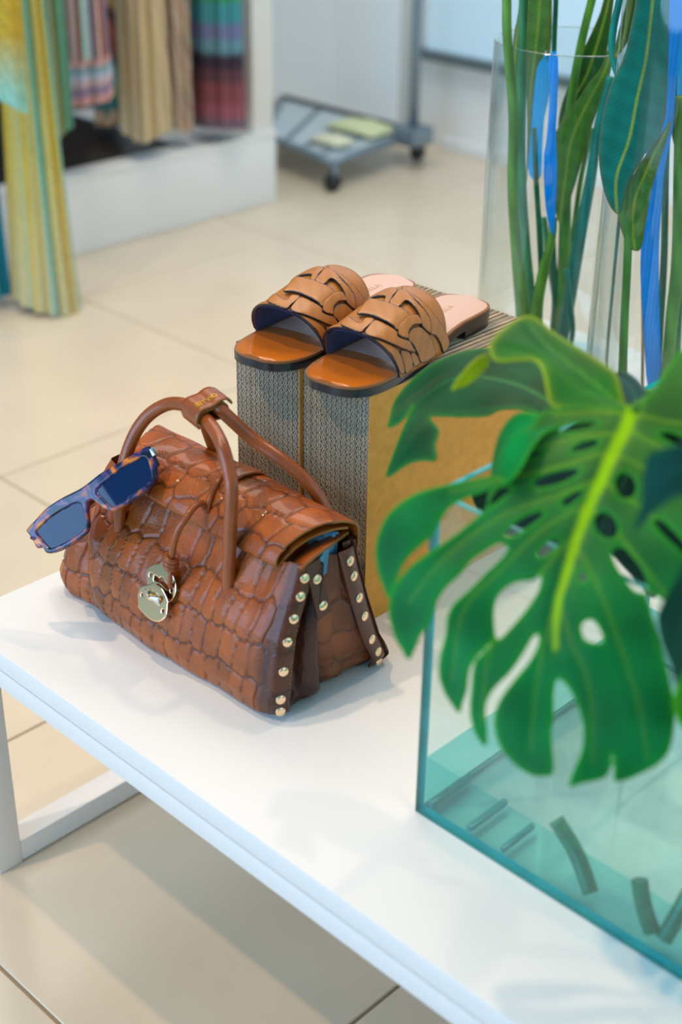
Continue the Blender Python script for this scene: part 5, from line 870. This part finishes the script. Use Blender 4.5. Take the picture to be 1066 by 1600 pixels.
# riser added as a support under the vases
tag(box('riser', (-1.118, 1.245, T), (-.55, 1.56, .430), m_tab, bevel=.002, at=(-.83, 1.40, T)), 'low white riser block added at the back of the table to hold up the two vases', 'riser')
# ------------------------------------------------------------------ cylinder vases
m_vase = glassmat('vase_glass', (.965, .985, .98), ior=1.5, rough=.01, edge=.22, edge_col=(.50, .60, .58))
m_rim = glassmat('vase_rim', (.75, .82, .78), ior=2.2, rough=.06)
def vase(c, r, h, label):
    v = root('cylinder_vase', c, label, 'vase')
    w = .004
    pr = [(r, .004), (r, h * .3), (r, h * .6), (r, h)]
    me = lathe_me([(r - .004, 0), (r, .004)] + pr[1:], 96); link('vase_wall', me, v, m_vase, local=True)
    me = lathe_me([(0, .012), (r - w, .012), (r - w, h * .5), (r - w, h)], 96); link('inner_wall', me, v, glassmat('vase_inner', (.985, .99, .99), ior=1.25, rough=.01), local=True)
    a = np.linspace(0, 2 * np.pi, 73)
    link('rim', lathe_me([(r - w, h - .0002), (r - w * .85, h + .0012), (r - w * .5, h + .0018), (r - w * .15, h + .0012), (r, h - .0002)], 96), v, m_rim, local=True)
    link('base_disc', lathe_me([(0, 0.0002), (r - .006, .0002), (r - .001, .004), (r - .003, .010), (0, .0115)], 96), v, glassmat('vase_base', (.86, .94, .92), ior=1.5, rough=.03), local=True)
    return v
c1 = VASE['v1']['c']; c2 = VASE['v2']['c']
vase((c1[0], c1[1], .4302), .093, .412, 'clear glass cylinder vase with its rim in view, left of the taller vase')
vase((c2[0], c2[1], .4302), .084, .60, 'taller clear glass cylinder vase whose rim is above the picture, at the right')
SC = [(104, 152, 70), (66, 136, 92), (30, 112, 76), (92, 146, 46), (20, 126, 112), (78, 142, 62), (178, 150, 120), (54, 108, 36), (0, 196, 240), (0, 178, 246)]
m_stem = leafmat('stem_skin', trans=.12)
rt = np.array(VASE['rt']); fhv = np.array(VASE['fh'])
def leafcol(x, y, d, base, lines, w, edge=None, mid=(170, 190, 70)):
    b = np.array(srgb(*base)[:3]); c = np.repeat(b[None], len(x), 0)
    n = .5 + .5 * np.sin(x * .21 + y * .13) * np.sin(y * .17 - x * .08); c = c * (.85 + .3 * n)[:, None]
    if lines:
        L = np.clip(1.6 - dist_lines(lines, x, y, w), 0, 1)[:, None]; c = c * (1 - L * .8) + np.array(srgb(*mid)[:3]) * L * .8
    if edge is not None:
        k = np.exp(-d / 1.6)[:, None] * .6; c = c * (1 - k) + np.array(srgb(*edge)[:3]) * k
    return c
names1 = ['green stem rising from the left side of the left vase', 'stout pale green stem second from the left in the left vase', 'thin dark stem crossing the rim of the left vase at its middle', 'olive stem leaning right out of the left vase', 'teal green stem curving down from the right side of the left vase', 'slender dark stem behind the teal one in the left vase', 'short dark stem in the middle of the left vase', 'olive stem slanting down to the left inside the left vase', 'short stem slanting right behind the olive one in the left vase', 'thin short stem at the lower right of the left vase']
names2 = ['long straight green stem left of centre in the tall vase', 'thin dark green stem right of the blue reflection strip in the tall vase', 'thick green stem near the right edge in the tall vase', 'green stem behind the thick one in the tall vase', 'thin brown stem low in the tall vase', 'blue green stem along the left wall of the tall vase', 'dark green stem at the far right of the tall vase']
for key, nm in (('v1', names1), ('v2', names2)):
    D_ = VASE[key]; c = D_['c']; R_ = (.093 if key == 'v1' else .084) - .012
    for (pts, wd, ci), lb in zip(D_['stems'], nm):
        pts = [list(p) for p in pts]
        for p in pts:                                # keep the submerged part inside the glass
            r = math.hypot(p[0] - c[0], p[1] - c[1])
            if r > R_ and p[2] < c[2] + .40: p[0] = c[0] + (p[0] - c[0]) * R_ / r; p[1] = c[1] + (p[1] - c[1]) * R_ / r
        pts = [p for p in pts if p[2] > .455]; wd = wd[:len(pts)]
        pts.append([pts[-1][0] * .8 + c[0] * .2, pts[-1][1] * .8 + c[1] * .2, .4435]); wd = list(wd) + [wd[-1]]
        me = tube_me(pts, wd, n=60, k=12); v = np.array([q.co[:] for q in me.vertices])
        setcol(me, np.array(srgb(*SC[ci])[:3]) * (1 + .18 * np.sin(v[:, 2:] * 90 + v[:, :1] * 300)) * np.ones((1, 3)))
        o = link('plant_stem', me, None, m_stem, at=tuple(pts[-1])); tag(o, lb, 'stem', 'stems in the two cylinder vases')
bl1 = ['green leaf with pale midrib standing behind the rim of the left vase', 'narrow dark leaf edge between the two left stems of the left vase', 'dark narrow leaf behind the thin middle stem of the left vase', 'dark green pointed leaf leaning right behind the left vase rim', 'bright green broad leaf curling inside the right half of the left vase', 'wide added blue strip imitating a reflection inside the left vase', 'narrow added blue strip imitating a reflection at the centre of the left vase']
bl2 = ['large dark green leaf pressed in the tall vase around its long stem', 'grey green leaf with ragged edge at the middle of the tall vase', 'dark slender leaf tip behind the left wall of the tall vase', 'long added blue strip imitating a reflection running down the tall vase', 'added blue strip imitating a reflection at the right edge of the tall vase', 'big shadowy leaf at the top right behind the tall vase']
for key, nm in (('v1', bl1), ('v2', bl2)):
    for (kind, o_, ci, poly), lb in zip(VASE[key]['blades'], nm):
        x, y, F, d = sheet([np.array(poly)], 1.3, 3); o_ = np.array(o_)
        cxm = x.mean(); bend = .010 * ((x - cxm) / max(10, np.ptp(x))) ** 2 * (1 if kind == 'leaf_blade' else .3) + .002 * np.sin(y * .03)
        V = o_ + x[:, None] * .001 * rt + np.array([0, 0, 1.]) * y[:, None] * .001 + fhv * bend[:, None]
        me = mesh(V, F)
        if kind == 'leaf_blade':
            ys = np.linspace(y.min(), y.max(), 8); xm = [x[np.abs(y - q) < 6].mean() if (np.abs(y - q) < 6).any() else cxm for q in ys]
            side = np.abs(np.sin((y + .6 * np.abs(x - np.interp(y, ys, xm))) * .55)) ** 6
            col = leafcol(x, y, d, SC[ci], [list(zip(xm, ys))], [1.3], edge=(120, 110, 60)) * (1 - .12 * side)[:, None]
        else:
            col = np.repeat(np.array(srgb(*SC[ci])[:3])[None], len(x), 0) * (1 + .12 * np.sin(x * 1.4))[:, None]  # plain blue strip standing in for a reflection in the vase glass
        setcol(me, col)
        b = (V[:, 0].mean(), V[:, 1].mean(), V[:, 2].min())
        o = link(kind, me, None, leafmat('leaf_skin', trans=.25) if kind == 'leaf_blade' else leafmat('blue_reflection', rough=.3, trans=.5, mult=(1.0, 1.1, 1.2)), at=b); solid(o, .0008, 0)
        tag(o, lb, 'leaf' if kind == 'leaf_blade' else 'reflection strip', 'leaves in the two cylinder vases' if kind == 'leaf_blade' else 'blue reflection strips in the vases')
# ------------------------------------------------------------------ monstera leaves
m_mon = leafmat('monstera_skin', rough=.45, trans=.2)
def mon_part(name, key, parent, base, bend, edge=(70, 170, 20), mid=(150, 200, 30), midw=4.0, latw=1.1, step=1.7, center=None, label=None, wav=.002, latmid=.45, m=None):
    D_ = DATA[key]; o_ = np.array(D_['o']); u_ = np.array(D_['u']); v_ = np.array(D_['v']); n_ = np.array(D_['n'])
    x, y, F, d = sheet([np.array(p) for p in D_['polys']], step, 4)
    L = D_['lines']; r = np.hypot(x, y)
    h = bend(x, y, d) + wav * np.sin(x * .07 + 1) * np.sin(y * .055)
    dm = dist_lines(L[:1], x, y, [1.0]); h = h - .004 * np.exp(-(dm / 12) ** 2)
    if len(L) > 1:
        dl = dist_lines(L[1:], x, y, [1.0] * (len(L) - 1)); h = h - .0006 * np.exp(-(dl / 5) ** 2)
    V = o_ + x[:, None] * .001 * u_ + y[:, None] * .001 * v_ + n_ * h[:, None]
    b = np.array(srgb(*base)[:3]); c = np.repeat(b[None], len(x), 0)
    if center is not None:
        k = np.exp(-(np.maximum(0, r - 20) / 75) ** 2)[:, None]; c = c * (1 - k) + np.array(srgb(*center)[:3]) * k
    c = c * (.9 + .2 * (np.sin(x * .05 + y * .09) * np.sin(y * .04 - x * .06)))[:, None]
    k = np.exp(-d / 1.8)[:, None] * .7; c = c * (1 - k) + np.array(srgb(*edge)[:3]) * k
    if len(L) > 1:
        k = (np.exp(-(dl / latw) ** 2) * latmid * np.exp(-r / 160))[:, None]; c = c * (1 - k) + np.array(srgb(*mid)[:3]) * k
    w = midw * np.clip(1.15 - y / (y.max() + 1e-6), .18, 1) if name == 'blade' else midw * .4
    k = np.clip(1.5 - dm / w, 0, 1)[:, None] * np.clip(1.25 - .9 * y / (y.max() + 1e-6), .25, 1)[:, None]; c = c * (1 - k) + np.array(srgb(*mid)[:3]) * k
    me = mesh(V, F); setcol(me, c); ob = link(name, me, parent, m or m_mon, at=None if parent else tuple(o_)); solid(ob, .0007, 0)
    if label: ob['label'] = label
    return ob
def petiole(parent, pts, r=.0045, name='petiole', col=(70, 130, 40)):
    me = tube_me(pts, [r * 1.0, r, r * 1.2], n=50, k=12); setcol(me, np.repeat(np.array(srgb(*col)[:3])[None], len(me.vertices), 0))
    return link(name, me, parent, m_stem)
def tip_drop(x, y, d): r = np.hypot(x, y - 60); return -.010 * (np.clip(r - 70, 0, 200) / 100) ** 2 + .004 * np.clip(1 - np.abs(x) / 60, 0, 1)
O = lambda k: tuple(DATA[k]['o'])
mA = root('monstera_leaf', O('main'), 'large split monstera leaf with holes and yellow green midrib hanging over the glass tank', 'leaf', 'monstera leaves in the glass tank')
mon_part('blade', 'main', mA, (0, 122, 56), tip_drop, center=(76, 128, 50), edge=(40, 170, 20), mid=(170, 215, 0))
mon_part('folded_lobe', 'lobe_top', mA, (14, 116, 30), lambda x, y, d: .006 * np.sin(x * .03 + y * .02), edge=(196, 210, 20), mid=(90, 160, 50), midw=2, label='yellow edged lobe folded up at the top of the leaf')
mon_part('folded_lobe', 'lobe_lit', mA, (0, 140, 62), lambda x, y, d: -.010 * ((y - 10) / 30) ** 2, edge=(60, 180, 30), mid=(60, 150, 60), midw=1.5, label='lobe curling towards the window, its green painted brighter as if lit')  # light caught by this fold is put into its base colour
mon_part('folded_lobe', 'lobe_tip', mA, (186, 204, 20), lambda x, y, d: 0 * x, edge=(200, 215, 30), mid=(150, 190, 20), midw=1, label='yellow curled lobe tip')
petiole(mA, [np.array(O('main')) + (.002, .002, .0), (-.440, .775, .772), (-.36, .84, .74), (-.22, .86, .58), (-.17, .83, .3735)], .0042)
mB = root('monstera_leaf', O('back'), 'darker monstera leaf hanging behind the large one beside the cardboard block', 'leaf', 'monstera leaves in the glass tank')
mon_part('blade', 'back', mB, (6, 84, 44), lambda x, y, d: -.012 * (np.hypot(x, y - 50) / 90) ** 2, edge=(60, 150, 40), mid=(50, 120, 60), midw=2)
petiole(mB, [np.array(O('back')) + (0, .002, 0), (-.50, .86, .73), (-.36, .90, .74), (-.20, .93, .58), (-.16, .93, .3735)], .0045)
mC = root('monstera_leaf', O('curl'), 'small dark curled monstera leaf peeping out behind the midrib of the large leaf', 'leaf', 'monstera leaves in the glass tank')
mon_part('blade', 'curl', mC, (4, 66, 44), lambda x, y, d: -.010 * (x / 40) ** 2, edge=(10, 90, 50), mid=(20, 100, 60), midw=1.5)
petiole(mC, [np.array(O('curl')) + (0, .002, 0), (-.44, .86, .74), (-.34, .88, .72), (-.20, .89, .56), (-.15, .88, .3735)], .0042)
mD = root('monstera_leaf', O('front_upper'), 'blurred blue green monstera leaf tip nearest the camera at the right edge', 'leaf', 'monstera leaves in the glass tank')
mon_part('blade', 'front_upper', mD, (0, 66, 60), lambda x, y, d: .004 * np.cos(x * .05), edge=(10, 90, 60), mid=(10, 80, 66), midw=2)
petiole(mD, [np.array(O('front_upper')) + (.012, .004, 0), (-.22, .70, .80), (-.15, .80, .68), (-.12, .80, .50), (-.11, .78, .3735)], .0042)
mE = root('monstera_leaf', O('front_lower'), 'dark green monstera leaf low at the right edge in front of the tank', 'leaf', 'monstera leaves in the glass tank')
mon_part('blade', 'front_lower', mE, (2, 58, 42), lambda x, y, d: .004 * np.cos(x * .05), edge=(10, 80, 50), mid=(30, 96, 60), midw=2)
petiole(mE, [np.array(O('front_lower')) + (.012, .004, 0), (-.20, .68, .77), (-.12, .76, .68), (-.09, .78, .52), (-.07, .77, .3735)], .0042)
mF = root('monstera_leaf', O('low_right'), 'small bright green monstera lobe at the right edge below the dark leaves', 'leaf', 'monstera leaves in the glass tank')
mon_part('blade', 'low_right', mF, (40, 150, 10), lambda x, y, d: 0 * x, edge=(90, 190, 20), mid=(60, 160, 20), midw=1.5)
petiole(mF, [np.array(O('low_right')) + (.0, .004, 0), (-.26, .66, .70), (-.18, .73, .70), (-.10, .78, .56), (-.04, .79, .3735)], .0042)
mG = root('monstera_leaf', O('behind'), 'dark shaded monstera leaf seen through the holes of the large leaf', 'leaf', 'monstera leaves in the glass tank')
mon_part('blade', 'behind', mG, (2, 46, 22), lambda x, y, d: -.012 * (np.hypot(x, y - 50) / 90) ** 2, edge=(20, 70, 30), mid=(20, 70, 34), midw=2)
petiole(mG, [np.array(O('behind')) + (0, .002, 0), (-.38, .93, .72), (-.26, .95, .66), (-.18, .97, .52), (-.13, .97, .3735)], .0045)
# cut stem pieces standing in the water
m_cut = mat('wet_dark_stem', (26, 130, 84), rough=.25, noise=.3, nscale=120, coat=.5)
for pts, lb in (([(-.4285, .7285, .3735), (-.452, .7385, .392), (-.4745, .7395, .4115)], 'cut dark green stem leaning in the water by the front pane, the leftmost one'),
                ([(-.372, .7275, .3735), (-.384, .7305, .390), (-.392, .7335, .408)], 'dark cut stem in the water, left half of the V shape at the right'),
                ([(-.362, .7275, .3735), (-.360, .738, .390), (-.358, .748, .408)], 'dark cut stem in the water, right half of the V shape at the right')):
    me = tube_me(pts, .0066, n=20, k=12); o = link('cut_stem', me, None, m_cut, at=pts[0]); tag(o, lb, 'stem', 'cut stems in the tank water')
# thin dry twig touching the water by the leaf tip
bpy.context.view_layer.update()
